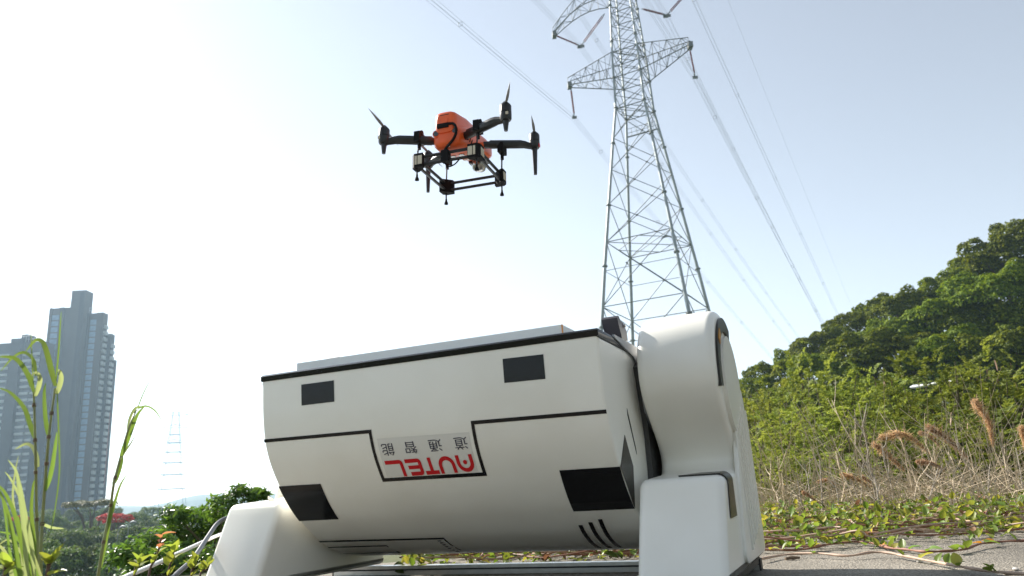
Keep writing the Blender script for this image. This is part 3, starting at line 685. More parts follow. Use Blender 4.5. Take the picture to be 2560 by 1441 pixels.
# carrying frame under the arms
fx, fy, fz = .084, .091, -.077
fr = MB(); fr.tube([(-fx,-fy,fz+.012),(fx,-fy,fz+.012)], .0045, 8)
frame = fr.build('carrying_frame', dark, drone, 40)
for (p, q) in (((-fx,-fy),(fx,-fy)),((fx,-fy),(fx,fy)),((fx,fy),(-fx,fy)),((-fx,fy),(-fx,-fy))):
    for z in (.010,-.010):
        if p[1] == -fy and q[1] == -fy and z > 0: continue
        m = MB(); m.tube([(*p, fz+z),(*q, fz+z)], .0042, 8); m.build('frame_rod', dark, frame, 40)
for sx in (-1, 1):
    for sy in (-1, 1):
        c = Vector((sx*fx, sy*fy, fz)); m = MB(); w = .016
        m.prism([(c.x-sx*w*1.3, c.y+sy*w*.75),(c.x+sx*w*.2, c.y+sy*w*.75),(c.x+sx*w*.75, c.y+sy*w*.2),(c.x+sx*w*.75, c.y-sy*w*1.3),(c.x+sx*w*.2, c.y-sy*w*1.3),(c.x-sx*w*1.3, c.y-sy*w*.0)], fz-.019, fz+.019, 'z')
        cb = m.build('corner_block', dark2, frame, 0)
        if sy < 0:
            for x0, x1 in ((-.0195,-.0075),(-.005,.001)):
                m = MB(); xa, xb = sorted((c.x + sx*x0, c.x + sx*x1)); m.box((xa, c.y-w*.75-.0010, fz-.012),(xb, c.y-w*.75+.0004, fz+.012)); m.build('label', cream, cb, 0)
        if sx > 0:
            for y0, y1 in ((-.0195,-.0075),(-.005,.001)):
                m = MB(); ya, yb = sorted((c.y + sy*y0, c.y + sy*y1)); m.box((c.x+w*.75-.0004, ya, fz-.011),(c.x+w*.75+.0010, yb, fz+.011)); m.build('label', cream, cb, 0)
        # hanging rod, clamp on the arm, rubber foot
        zt = .000 if sy < 0 else .018; ya = -.080 if sy < 0 else .098
        m = MB(); m.tube([(c.x, ya, zt),(c.x, c.y, fz+.01),(c.x, c.y, -.122)], .0022, 8); m.build('hanging_rod', dark, frame, 40)
        m = MB(); m.lathe([(.0025,.012),(.003,.006),(.0055,-.001),(.0058,-.004),(.004,-.005)], 12, Matrix.Translation((c.x, c.y, -.124))); m.build('foot', dark2, frame, 40)
        m = MB(); m.box((c.x-.008, ya-.017, zt-.018),(c.x+.008, ya+.017, zt+.010)); m.tube([(c.x-.009, ya, zt+.010),(c.x+.009, ya, zt+.010)], .008, 10); m.tube([(c.x, ya, zt-.016),(c.x, ya, zt-.036)], .005, 8); m.build('clamp', dark2, frame, 30)
# centre bar connector, plug and cable
m = MB(); m.box((-.012,-fy-.010,fz-.014),(.008,-fy+.010,fz+.017)); m.build('connector', dark2, frame, 0)
m = MB(); m.box((-.020,-.1085,-.0005),(.012,-.0985,.0115)); m.box((.010,-.107,.005),(.018,-.100,.0115)); plug = m.build('plug', dark2, drone, 0)
pts = [(.016,-.1035,.008),(.024,-.1045,.007),(.031,-.105,-.001),(.0335,-.105,-.014),(.031,-.104,-.026),(.022,-.102,-.039),(.008,-.098,-.049),(-.004,-.094,-.060),(-.006,-.092,-.070)]
def catmull(P, n=6):
    P = [Vector(p) for p in P]; out = []
    for i in range(len(P)-1):
        p0 = P[max(0, i-1)]; p1 = P[i]; p2 = P[i+1]; p3 = P[min(len(P)-1, i+2)]
        for j in range(n):
            t = j/n; out.append(.5*((2*p1)+(p2-p0)*t+(2*p0-5*p1+4*p2-p3)*t*t+(3*p1-p0-3*p2+p3)*t**3))
    return out + [P[-1]]
m = MB(); m.tube(catmull(pts), .0036, 8); m.build('data_cable', dark2, drone, 60)
m = MB(); m.tube(catmull([(-.006,-.092,fz-.010),(.002,-.088,fz-.026),(.022,-.090,fz-.024),(.036,-.090,fz-.012)]), .0018, 6); m.build('data_cable', dark2, frame, 60)
# ================================================================== vegetation builders
ORD = ['first','second','third','fourth','fifth','sixth','seventh','eighth','ninth','tenth','eleventh','twelfth','thirteenth','fourteenth','fifteenth','sixteenth','seventeenth','eighteenth','nineteenth','twentieth',
       'twenty-first','twenty-second','twenty-third','twenty-fourth','twenty-fifth','twenty-sixth','twenty-seventh','twenty-eighth','twenty-ninth','thirtieth']
def unit(v): return v/(np.linalg.norm(v, axis=1)[:, None] + 1e-9)
def leaf_quads(c, nrm, tan, L, W, fold=.25):
    """rhombic leaves, two triangles folded along the midrib: centre, normal, direction arrays"""
    tan = unit(tan - nrm*np.sum(tan*nrm, 1)[:, None]); b = np.cross(nrm, tan); n = len(c)
    L = np.broadcast_to(L, (n,))[:, None]; W = np.broadcast_to(W, (n,))[:, None]
    V = np.stack([c - tan*L*.5, c + b*W*.5 - tan*L*.08 + nrm*W*fold, c + tan*L*.5 - nrm*L*.08, c - b*W*.5 - tan*L*.08 + nrm*W*fold], 1).reshape(-1, 3)
    i = np.arange(n)[:, None]*4; F = np.concatenate([i + [0, 1, 2], i + [0, 2, 3]], 1).reshape(-1, 3)
    return V, F
def sph(n, g): return unit(g.normal(size=(n, 3)))
def blob_leaves(g, blobs, dens, L, W, up=.35, inner=.12):
    """leaves on the outsides of overlapping blobs; blobs (k,4): centre, radius"""
    out = []
    for k, (x, y, z, r) in enumerate(blobs):
        n = int(dens*r*r); d = sph(n, g); d[:, 2] = np.where(d[:, 2] < -.35, -d[:, 2]*.6, d[:, 2]); d = unit(d)
        rad = r*(1 - np.abs(g.normal(0, inner, n))) * (1 + .10*np.sin(d[:, 0]*7+k)*np.cos(d[:, 1]*6+k) + .08*np.sin(d[:, 2]*11+2*k))
        c = np.array([x, y, z]) + d*rad[:, None]
        keep = np.ones(n, bool)
        for j, (a, b, e, q) in enumerate(blobs):
            if j != k: keep &= np.linalg.norm(c - [a, b, e], axis=1) > q*.80
        out.append((c[keep], d[keep]))
    c = np.concatenate([o[0] for o in out]); d = np.concatenate([o[1] for o in out]); n = len(c)
    nrm = unit(d + np.array([0, 0, up]) + g.normal(0, .45, (n, 3))); tan = unit(np.cross(nrm, g.normal(size=(n, 3))) + np.array([0, 0, -.3]))
    s = g.uniform(.7, 1.25, n)
    return leaf_quads(c, nrm, tan, L*s, W*s)
bark = mat('bark', (.10,.075,.05), .9, var=.35, scale=6, bump=.4)
# hillside / valley trees: unit crowns (radius about 1)
def crown_mesh(seed, m_, L=.075, W=.05, dens=6200, flat=.78, nb=13):
    g = np.random.default_rng(seed); bl = [(0, 0, .05, .62)]
    for i in range(nb):
        a = 2*np.pi*i/nb*1.618; e = g.uniform(-.25, .75); rr = g.uniform(.5, .72)
        bl.append((rr*np.cos(a)*np.cos(e), rr*np.sin(a)*np.cos(e), flat*rr*np.sin(e)*1.2, g.uniform(.28, .40)))
    for i in range(nb*4):
        x, y, z, r = bl[1 + i % nb]; d = sph(1, g)[0]; d[2] = abs(d[2])
        bl.append((x + d[0]*r*.9, y + d[1]*r*.9, z + d[2]*r*.9, g.uniform(.11, .18)))
    V, F = blob_leaves(g, bl, dens, L, W); me = bulk('crown', V, F, m_); return me, bl
def trunk_mesh(bl, H):
    """unit crown at the origin; trunk reaching H below"""
    m = MB(); m.tube([(0.05,0,-H),(0,.03,-H*.6),(.02,0,-.35),(0,0,.1)], [.11,.09,.075,.04], 7)
    for x, y, z, r in bl[1:8]: m.tube([(0,.02,-.75),(x*.45,y*.45,z*.4-.35),(x*.9,y*.9,z*.9)], [.055,.04,.015], 5)
    return m.mesh('trunk', bark, 50)
hill_leaf = leaf_mat('hill_tree_leaf', (.045,.080,.007), (.19,.23,.022), .25, .6, objvar=.22, spec=.12)
val_leaf = leaf_mat('valley_tree_leaf', (.045,.085,.022), (.11,.16,.05), .3, .6, objvar=.3, spec=.15)
HC = [crown_mesh(10+i, hill_leaf) for i in range(4)]; VC = [crown_mesh(30+i, val_leaf, L=.075, W=.042, dens=4200, flat=.6) for i in range(3)]
HT = [trunk_mesh(b, 2.6) for _, b in HC]; VTR = [trunk_mesh(b, 4.0) for _, b in VC]
def tree(name, cme, tme, c, r, label, cat='tree', group=None, sz=1.0, crown_name='crown'):
    gz = float(ground_h(c.x, c.y)); root = empty(name, (c.x, c.y, gz), random.uniform(0, 6.28))
    H = max(c.z - gz, r*1.1)
    link(crown_name, cme, root, Matrix.Translation((0, 0, H)) @ Matrix.Diagonal((r, r, r*sz, 1)))
    hh = -min(v.co.z for v in tme.vertices)
    link('trunk', tme, root, Matrix.Translation((0, 0, H)) @ Matrix.Diagonal((r*.9, r*.9, (H+.4)/hh, 1)))
    tag(root, label, cat, group); return root
rows = [('on the hill skyline', 105, [(2575,612,72),(2505,662,75),(2447,700,70),(2382,742,68),(2318,778,58),(2256,788,72),(2195,806,60),(2132,834,58),(2087,862,50),(2042,888,60),(1992,908,50)]),
        ('in the row below the hill skyline', 92, [(2556,742,86),(2476,752,85),(2352,822,80),(2432,826,82),(2527,838,88),(2258,856,75),(2178,870,60)]),
        ('in the lower row at the hill foot', 78, [(1858,992,36),(1890,978,46),(1935,955,60),(2055,952,80),(2118,940,66),(2162,898,78),(2242,914,85),(2306,956,74),(2350,902,82),(2412,934,86),(2462,972,74),(2508,906,86),(2530,966,80),(2590,930,90)]),
        ('low between the bushes and the hill', 66, [(1870,1040,50),(1925,1030,60),(1990,1025,70),(2075,1030,70),(2150,1015,70),(2230,1015,75),(2320,1020,75),(2400,1030,75),(2480,1040,75),(2560,1040,80)])]
for where, D_, lst in rows:
    for i, (px, py, rp) in enumerate(sorted(lst)):
        c = at(px, py, D_ + random.uniform(-3, 3)); k = random.randrange(4); r = rp*D_/1885*1.12
        tree('broadleaf_tree', HC[k][0], HT[k], c, r, f'broadleaf tree {where}, {ORD[i]} from left', 'tree', 'trees covering the hillside', .92)
# the wood goes on over the flanks of the hill, out of sight behind the machine and beyond the frame
def flank_wood():
    g = np.random.default_rng(66); VV, FF, o = [], [], 0
    src = []
    for me, _ in HC[:2]:
        v = np.empty(len(me.vertices)*3, np.float32); me.vertices.foreach_get('co', v); f = np.empty(len(me.polygons)*3, np.int32); me.polygons.foreach_get('vertices', f); src.append((v.reshape(-1, 3), f.reshape(-1, 3)))
    spots = [(R(a), d) for a, d in ((13,92),(11.5,108),(9.5,98),(8,118),(5.5,106),(3,122),(13.5,122),(10.5,134),(6.5,138),(1,134),(39,74),(41,88),(43,76),(42,102),(46,86),(45,108),(39,112),(48,98))]
    for i, (a, d) in enumerate(spots):
        x, y = d*math.sin(a), d*math.cos(a); r = g.uniform(4.2, 5.6); v, f = src[i % 2]; t = g.uniform(0, 6.28); c, s_ = math.cos(t), math.sin(t)
        q = np.stack([v[:, 0]*c - v[:, 1]*s_, v[:, 0]*s_ + v[:, 1]*c, v[:, 2]*.9], 1)*r + np.array([x, y, float(ground_h(x, y)) + r*.75]); VV.append(q); FF.append(f + o); o += len(q)
    ob = link('woodland', bulk('woodland', np.concatenate(VV), np.concatenate(FF), hill_leaf)); tag(ob, 'dense woodland on the flanks of the hill behind the machine', 'woodland', kind='stuff')
flank_wood()
# trees behind the photographer, mirrored in the dark glass
for i, (x, y, r) in enumerate(((-19,-24,4.6),(-9,-29,5.0),(1,-26,4.6),(12,-28,5.0),(23,-20,4.8),(30,-8,4.6))):
    k = i % 4; tree('broadleaf_tree', HC[k][0], HT[k], Vector((x, y, 4.2)), r, f'broadleaf tree mirrored in the dark glass, {ORD[i]} of its row', 'tree', 'trees behind the photographer')
# valley wood on the left
for where, D_, py, rp, xs in (('at the far edge of the wood', 230, 1296, 30, range(-30, 700, 52)), ('in the middle of the wood', 150, 1330, 44, range(-30, 640, 70)), ('in the near part of the wood', 95, 1384, 66, range(-20, 620, 92)), ('lowest in the wood, nearest the camera', 62, 1440, 92, range(0, 560, 118))):
    for i, px in enumerate(xs):
        if D_ == 95 and 480 < px: continue
        c = at(px + random.uniform(-14, 14), py - px*.028 + random.uniform(-8, 12) + 8, D_*random.uniform(.95, 1.05)); k = random.randrange(3)
        tree('woodland_tree', VC[k][0], VTR[k], c, rp*random.uniform(.9, 1.2)*D_/1885, f'soft green valley tree {where}, {ORD[i]} from the left', 'tree', 'trees of the valley wood on the left')
# umbrella-shaped tree and red flame tree
um_leaf = leaf_mat('umbrella_tree_leaf', (.06,.08,.02), (.15,.15,.05), .25, .55)
g = np.random.default_rng(77); bl = [(math.cos(a)*q, math.sin(a)*q*.8, .05*math.sin(a*3), .26) for a, q in [(i*2.4, .28+.06*i) for i in range(11)]]
V, F = blob_leaves(g, bl, 4200, .09, .045); V[:, 2] *= .5; ume = bulk('crown', V, F, um_leaf)
m = MB(); m.tube([(0,0,-2.2),(0,0,-.7),(.05,0,-.2)], [.06,.045,.02], 6)
for i in range(6): a = i*1.05; m.tube([(0,0,-.8),(.35*math.cos(a),.35*math.sin(a),-.2),(.8*math.cos(a),.7*math.sin(a),0)], [.035,.025,.01], 5)
utr = m.mesh('trunk', bark, 50)
tree('umbrella_tree', ume, utr, at(232, 1263, 140), 68*140/1885, 'flat-topped yellowish umbrella tree in front of the tower block foot', 'tree')
fl_leaf = leaf_mat('flame_blossom', (.27,.025,.010), (.50,.075,.03), .25, .6, objvar=.05)
fme, fb = crown_mesh(55, fl_leaf, .11, .08, 1900, .5, 9); ftr = trunk_mesh(fb, 4.0)
tree('flame_tree', fme, ftr, at(285, 1303, 120), 40*120/1885, 'red blossoming tree in the valley below the pale tower blocks', 'tree', None, .62, 'blossom_crown')
tree('flame_tree', fme, ftr, at(46, 1300, 118), 20*118/1885, 'small red blossoming tree half hidden behind the tall grass at left', 'tree', None, .62, 'blossom_crown')

# ------------------------------------------------------------------ feathery bushes on the right
bush_leaf = leaf_mat('feathery_leaf', (.13,.165,.032), (.23,.27,.065), .40, .55, objvar=.2, spec=.15)
bush_leaf2 = leaf_mat('feathery_leaf_dark', (.085,.12,.024), (.17,.21,.05), .36, .55, objvar=.2, spec=.15)
wood = mat('green_brown_stem', (.10,.085,.045), .8, var=.3, scale=15)
def bush_mesh(seed, m_, n_tw=260):
    """unit bush: about 1 wide (radius .5) and 1 tall; arching twigs set with leaflets"""
    g = np.random.default_rng(seed); C, N, T = [], [], []
    for k in range(n_tw):
        a = g.uniform(0, 2*np.pi); q = .52*math.sqrt(g.uniform(0, 1)); hmax = .98 - .75*(q/.55)**2.2*g.uniform(.6, 1)
        z0 = g.uniform(.12, hmax)
        if k % 6 == 0: z0 = hmax*g.uniform(.95, 1.16)
        p = np.array([q*np.cos(a), q*np.sin(a), z0]); d = np.array([np.cos(a)*.8, np.sin(a)*.8, g.uniform(-.1, 1.0)]) + g.normal(0, .35, 3); d /= np.linalg.norm(d)
        s = np.cross(d, [0, 0, 1.0]); s /= np.linalg.norm(s)+1e-9; Lt = g.uniform(.08, .17)
        for j in range(15):
            t = j/14; c = p + d*Lt*t + np.array([0, 0, -.04*t*t])
            for sd in (-1, 1):
                C.append(c + s*sd*.013 + g.normal(0, .004, 3)); T.append(s*sd + d*.45); N.append(np.cross(d, s)*1.0 + g.normal(0, .35, 3))
    C = np.array(C); V, F = leaf_quads(C, unit(np.array(N)), unit(np.array(T)), .034*g.uniform(.7, 1.3, len(C)), .0125, .1)
    return bulk('foliage', V, F, m_)
def stem_mesh(seed, n=8):
    g = random.Random(seed); m = MB()
    for k in range(n):
        a = g.uniform(0, 6.28); q = g.uniform(.1, .45); h = g.uniform(.6, .95)
        m.tube([(.05*math.cos(a), .05*math.sin(a), 0), (q*.5*math.cos(a)+g.uniform(-.03,.03), q*.5*math.sin(a), h*.5), (q*math.cos(a), q*math.sin(a), h)], [.011,.008,.003], 5)
    return m.mesh('stem', wood, 50)
BM = [bush_mesh(100+i, bush_leaf if i < 3 else bush_leaf2) for i in range(5)]; BS = [stem_mesh(5+i) for i in range(3)]
pod_m = mat('brown_seed_pod', (.23,.14,.085), .6, var=.3, scale=20)
m = MB(); m.add([(-.006,0,0),(.006,0,0),(.009,.001,-.05),(.006,0,-.105),(0,0,-.125),(-.006,0,-.105),(-.009,.001,-.05),(0,.004,-.05)], [(0,7,1),(1,7,2),(2,7,3),(3,7,4),(4,7,5),(5,7,6),(6,7,0)]); POD = m.mesh('seed_pod', pod_m, 50)
bl_ = [(1866,1000,.95,11.5,0),(1918,968,1.2,11,1),(1975,922,1.4,12,2),(2040,905,1.35,11.5,0),(2105,948,1.3,12,1),(2165,935,1.25,11,2),(2225,968,1.2,12,3),(2288,912,1.3,10.5,4),(2345,885,1.35,10.0,3),(2405,930,1.3,10.5,1),(2462,905,1.3,10,0),(2520,945,1.25,10,3),(2576,935,1.4,9.8,2),
       (1900,1045,1.05,8.6,0),(1962,1002,1.0,9.2,2),(2020,1040,1.1,8.8,1),(2085,1015,1.05,8.6,2),(2150,1062,1.0,8.8,0),(2235,1050,1.0,8.6,4),(2320,1030,1.05,8.4,3),(2400,1068,.95,8.2,1),(2470,1035,1.0,8.2,4),(2545,1062,1.0,8.0,2),
       (1882,1118,.8,7.0,2),(1950,1135,.8,7.2,1),(2030,1122,.8,7.0,0),(2110,1150,.75,6.9,2)]
for i, (px, py, wd, D_, k) in enumerate(sorted(bl_)):
    top = at(px, py, D_); gz = float(ground_h(top.x, top.y)) - .03; H = top.z - gz
    root = empty('feathery_bush', (top.x, top.y, gz), random.uniform(0, 6.28))
    wd *= 1.08
    fo = link('foliage', BM[k], root, Matrix.Diagonal((wd, wd, H, 1))); link('stem', BS[i % 3], root, Matrix.Diagonal((wd, wd, H, 1)))
    pods = k in (3, 4)
    if pods:
        for j in range(26):
            a = random.uniform(0, 6.28); q = random.uniform(.3, .56)*wd; z = H*random.uniform(.45, .95)
            link('seed_pod', POD, root, Matrix.Translation((q*math.cos(a), q*math.sin(a), z)) @ Matrix.Rotation(a, 4, 'Z') @ Matrix.Rotation(random.uniform(-.3,.3), 4, 'X') @ Matrix.Scale(random.uniform(.7, 1.15), 4))
    tag(root, ('feathery green bush hung with brown pods' if pods else 'bright feathery green bush') + f' below the wooded hill, {ORD[i]} from the left', 'bush', 'feathery bushes right of the machine')
# ------------------------------------------------------------------ street lamp leaning among the bushes
paint = mat('white_lamp_paint', (.26,.28,.29), .5, .2, var=.08, scale=5)
p_top, p_bot = at(2352, 972, 13.5), at(2412, 1150, 13.5); foot = Vector((p_bot.x, p_bot.y, float(ground_h(p_bot.x, p_bot.y))))
ax = (p_top - p_bot).normalized(); foot2 = p_bot - ax*((p_bot.z - foot.z)/ax.z)
lamp = empty('street_lamp', foot2)
m = MB(); m.tube([Vector((0,0,0)), p_top - foot2], [.05,.036], 12); m.build('pole', paint, lamp, 50)
e0, e1 = at(2398, 955, 13.3) - foot2, at(2318, 964, 13.7) - foot2
m = MB(); m.tube([e0, (e0+e1)/2 + Vector((0,0,.03)), e1], [.02,.026,.024], 8); m.tube([p_top - foot2, (e0+e1)/2], .022, 8); m.build('arm', paint, lamp, 50)
d_ = (e1-e0).normalized(); m = MB(); m.tube([e1 - d_*.02, e1 + d_*.08, e1 + d_*.26, e1 + d_*.34], [.02,.034,.036,.012], 10); m.build('lamp_head', paint, lamp, 50)
tag(lamp, 'leaning white street lamp half hidden among the bushes at right', 'street lamp')

# ------------------------------------------------------------------ dry stalks
dry_m = mat('dry_stalk', (.50,.41,.29), .8, var=.3, scale=18); dry_g = mat('grey_stalk', (.30,.26,.21), .85, var=.3, scale=18)
def gnd(px, py, z=.02):
    d = ray(px, py); t = (z - CAM_H)/d[2]; return Vector((d[0]*t, d[1]*t, z))
def onD(px, py, D_): return at(px, py, D_)
stalks = [(2215,1195,2135,1040,5.2),(2190,1260,2172,1120,5.0),(2240,1250,2205,1110,5.0),(2320,1240,2232,1050,5.6),(2290,1260,2260,1120,5.3),(2150,1270,2090,1130,4.8),(2170,1265,2080,1090,5.0),(2110,1280,2075,1180,4.8),(2060,1285,2048,1150,4.9),(2045,1290,2010,1160,4.8),
 (2090,1290,2120,1170,4.7),(2135,1285,2160,1150,4.8),(2260,1275,2300,1190,4.7),(2350,1240,2420,1150,5.0),(2300,1265,2345,1170,4.8),(2400,1250,2370,1130,5.3),(2440,1240,2385,1080,5.6),(2480,1240,2425,1130,5.4),(2370,1255,2310,1100,5.5),(2530,1235,2500,1080,5.6),(2560,1240,2540,1120,5.4),(1945,1290,1925,1180,5.0),(1975,1290,1945,1140,5.2),(2020,1290,1990,1190,4.9),(2205,1275,2185,1190,4.5),(2455,1255,2475,1160,5.0),(2085,1010,2205,1190,5.6)]
stalks[-1] = (2225,1230,2080,1000,5.7)
for i, (bx, by, tx, ty, D_) in enumerate(sorted(stalks, key=lambda s: s[0])):
    b0 = onD(bx, by + 25, D_); t0 = onD(tx, ty, D_*random.uniform(.95, 1.08)); base = Vector((b0.x, b0.y, max(0, float(ground_h(b0.x, b0.y))))); d = t0 - base; L = d.length
    root = empty('dry_stalk', base); m = MB(); side = d.cross(Vector((random.uniform(-1,1), random.uniform(-1,1), .2))).normalized()
    mid = d*.5 + side*L*random.uniform(-.06, .06); r0 = random.uniform(.0045, .0075)
    main = catmull([Vector((0,0,0)), d*.25 + side*L*random.uniform(-.03,.03), mid, d*.78 + side*L*random.uniform(-.04,.04), d], 3); nn = len(main)
    m.tube(main, [r0*(1-.7*j/nn) for j in range(nn)], 6); mm = random.choice((dry_m, dry_m, dry_g)); m.build('stem', mm, root, 50)
    for j in range(random.randint(3, 6)):
        p = main[int(nn*random.uniform(.3, .9))]; dr = (d.normalized() + Vector((random.uniform(-.8,.8), random.uniform(-.8,.8), random.uniform(-.1,.6)))).normalized(); ll = L*random.uniform(.15, .38)
        q = MB(); q.tube(catmull([p, p + dr*ll*.5 + Vector((0,0,-.01)), p + dr*ll + Vector((0,0,random.uniform(-.03,.03)))], 2), [r0*.5, r0*.45, r0*.38, r0*.3, r0*.2], 5); q.build('twig', mm, root, 50)
    tag(root, f'pale dry branching stalk behind the vines at right, {ORD[i]} from the left', 'dry stalk', 'dry stalks behind the vines')
# fine dry tangle between them
g = np.random.default_rng(9); m = MB()
for k in range(1300):
    px = g.uniform(1890, 2600); D_ = g.uniform(4.6, 7.0); p = at(px, 1240, D_); p.z = max(0, float(ground_h(p.x, p.y))); h = g.uniform(.08, .36) if g.uniform() < .75 else g.uniform(.35, .8)
    dx, dy = g.normal(0, .12), g.normal(0, .12); m.tube([p, p + Vector((dx*.5, dy*.5, h*.6)), p + Vector((dx*1.6, dy*1.6, h*g.uniform(.7, 1.1)))], [.0022,.0018,.001], 3, False)
o = m.build('dry_grass', dry_m, None, 60); tag(o, 'fine tangle of dry grass between the stalks', 'dry grass', kind='stuff')
# ------------------------------------------------------------------ reed plumes
plume_m = leaf_mat('tan_plume', (.36,.24,.13), (.52,.39,.24), .4, .7, objvar=.15)
plumes = [((2205,1093),(2262,1086),(2326,1139),5.6),((2326,1069),(2372,1100),(2420,1150),5.8),((2440,1008),(2472,1058),(2484,1120),5.6),((2188,1112),(2222,1140),(2262,1180),5.3),((2554,1072),(2560,1100),(2570,1150),5.5),((2046,1204),(2072,1200),(2096,1222),5.2),((2108,1186),(2140,1196),(2176,1222),5.0),((2156,1192),(2174,1206),(2192,1228),5.1),((2302,1082),(2326,1092),(2350,1122),6.2),((2296,1154),(2330,1158),(2362,1180),5.2),((2010,1232),(2024,1240),(2050,1262),4.9)]
for i, (tip, mid, bas, D_) in enumerate(sorted(plumes)):
    T_, M_, B_ = (at(*q, D_) for q in (tip, mid, bas)); gx = B_ + Vector((.05, .02, 0)); base = Vector((gx.x, gx.y, max(0, float(ground_h(gx.x, gx.y)))))
    root = empty('reed_plume', base); path = catmull([base, base.lerp(B_, .6) + Vector((.015,0,0)), B_, M_, T_], 8); loc = [p - base for p in path]; n = len(loc)
    m = MB(); m.tube(loc, [.0042*(1-.8*j/n) for j in range(n)], 5); m.build('stem', dry_m, root, 60)
    g = np.random.default_rng(200+i); C, N, T = [], [], []; h0 = int(n*.52); Lp = (T_-B_).length
    for k in range(900):
        t = g.uniform(0, 1)**.9; f = h0 + t*(n-1.01-h0); j = int(f); p = np.array(loc[j].lerp(loc[j+1], f-j)); d = np.array((loc[j+1]-loc[j]).normalized())
        sp = Lp*.19*math.sin(math.pi*min(1, .12+.88*(1-t)**.8))*g.uniform(.1, 1); dirv = d*.9 + g.normal(0, .32, 3) + np.array([0, 0, -.25]); dirv /= np.linalg.norm(dirv)
        C.append(p + dirv*sp); T.append(dirv); N.append(g.normal(size=3))
    C = np.array(C); V, F = leaf_quads(C, unit(np.array(N)), np.array(T), Lp*.17, .0030, 0)
    link('plume', bulk('plume', V, F, plume_m), root)
    tag(root, f'feathery tan reed plume bending left over the dry stalks, {ORD[i]} from the left', 'reed plume', 'reed plumes among the dry stalks')
# ================================================================== vines and ground cover by the slab
vine_leaf = [leaf_mat('vine_leaf', (.085,.155,.025), (.17,.25,.05), .35, .42, objvar=.25), leaf_mat('vine_leaf_yellow', (.24,.27,.04), (.36,.34,.07), .35, .45, objvar=.2), leaf_mat('vine_leaf_rust', (.34,.16,.03), (.42,.22,.05), .3, .5, objvar=.2)]
runner = mat('red_brown_runner', (.23,.105,.065), .6, var=.3, scale=30); runner2 = mat('pale_runner', (.42,.30,.22), .6, var=.25, scale=30)
def vleaf(seed, curl):
    """broad pointed leaf with a sunken midrib, base at the origin, pointing +X, length 1"""
    xs = [0, .10, .28, .5, .72, .9, 1.0]; ws = [.02, .19, .33, .34, .24, .10, 0]; g = random.Random(seed); V = []; F = []
    for i, (x, w) in enumerate(zip(xs, ws)):
        z = curl*x*x + .0; w *= g.uniform(.92, 1.08); lift = w*.42
        V += [(x, -w, z+lift+g.uniform(-.02,.02)), (x, -w*.5, z+lift*.38), (x, 0, z), (x, w*.5, z+lift*.38), (x, w, z+lift+g.uniform(-.02,.02))]
    for i in range(6):
        for j in range(4): a = i*5+j; F.append((a, a+1, a+6, a+5))
    m = MB(); m.add(V, F); return m
VL = [[vleaf(s, c).mesh('leaf', vm, 0) for s, c in ((1,.25),(2,-.35),(3,.05),(4,-.7))] for vm in vine_leaf]
for row in VL:
    for me in row: me.polygons.foreach_set('use_smooth', [True]*len(me.polygons))
Z6 = lambda x, y: (1880 + x/3.765, 1200 + y/3.765)
vines = [('red-brown vine trailing to the right slab edge, farther of the two front ones', [(2600,572),(2360,580),(2160,600),(1990,655),(1800,672),(1620,675),(1450,655),(1290,640),(1120,592),(1000,582)], [(1640,640,.040),(1690,600,.034),(1870,650,.052),(1960,640,.044),(2120,600,.050),(2060,650,.040),(2360,590,.042),(2530,580,.040),(1490,640,.045),(1570,690,.052),(1330,640,.04),(1300,620,.036)], 0),
 ('pale vine creeping over bare concrete to the lower right corner', [(90,742),(340,702),(620,692),(900,716),(1120,682),(1300,690),(1430,716),(1750,778),(1990,822),(2250,862),(2620,890)], [(1430,710,.032),(1600,735,.05),(1770,770,.036),(1850,790,.040),(2000,815,.046),(2060,815,.032),(2260,850,.044),(2380,860,.038),(600,690,.03)], 1),
 ('leafy vine lying along the slab nearest the machine foot', [(40,655),(250,660),(480,655),(700,612),(880,590),(1000,582),(1200,610),(1400,650)], [(870,620,.038),(940,610,.048),(1040,600,.038),(1160,625,.046),(1220,610,.036),(550,640,.04),(640,640,.04),(300,640,.04),(200,640,.042),(120,620,.04),(400,640,.036),(760,600,.03),(990,590,.036)], 0),
 ('dark vine edging the bare strip of concrete in the middle', [(300,545),(560,545),(800,552),(1000,556),(1160,530),(1280,512),(1420,484),(1560,462)], [(740,545,.03),(870,545,.042),(950,540,.04),(1060,520,.036),(1130,520,.034),(1210,510,.036),(1300,500,.040),(1400,480,.040),(540,545,.044),(600,540,.04),(430,540,.036),(1350,490,.036)], 0),
 ('long vine at the back rim of the slab under the dry stalks', [(1500,470),(1700,440),(1930,450),(2110,432),(2230,430),(2400,455),(2620,475)], [(1830,430,.04),(1890,440,.042),(1960,440,.04),(2040,430,.038),(2120,420,.042),(2220,420,.046),(2310,440,.04),(2430,460,.052),(1640,430,.04),(1720,440,.036),(2500,450,.04)], 0)]
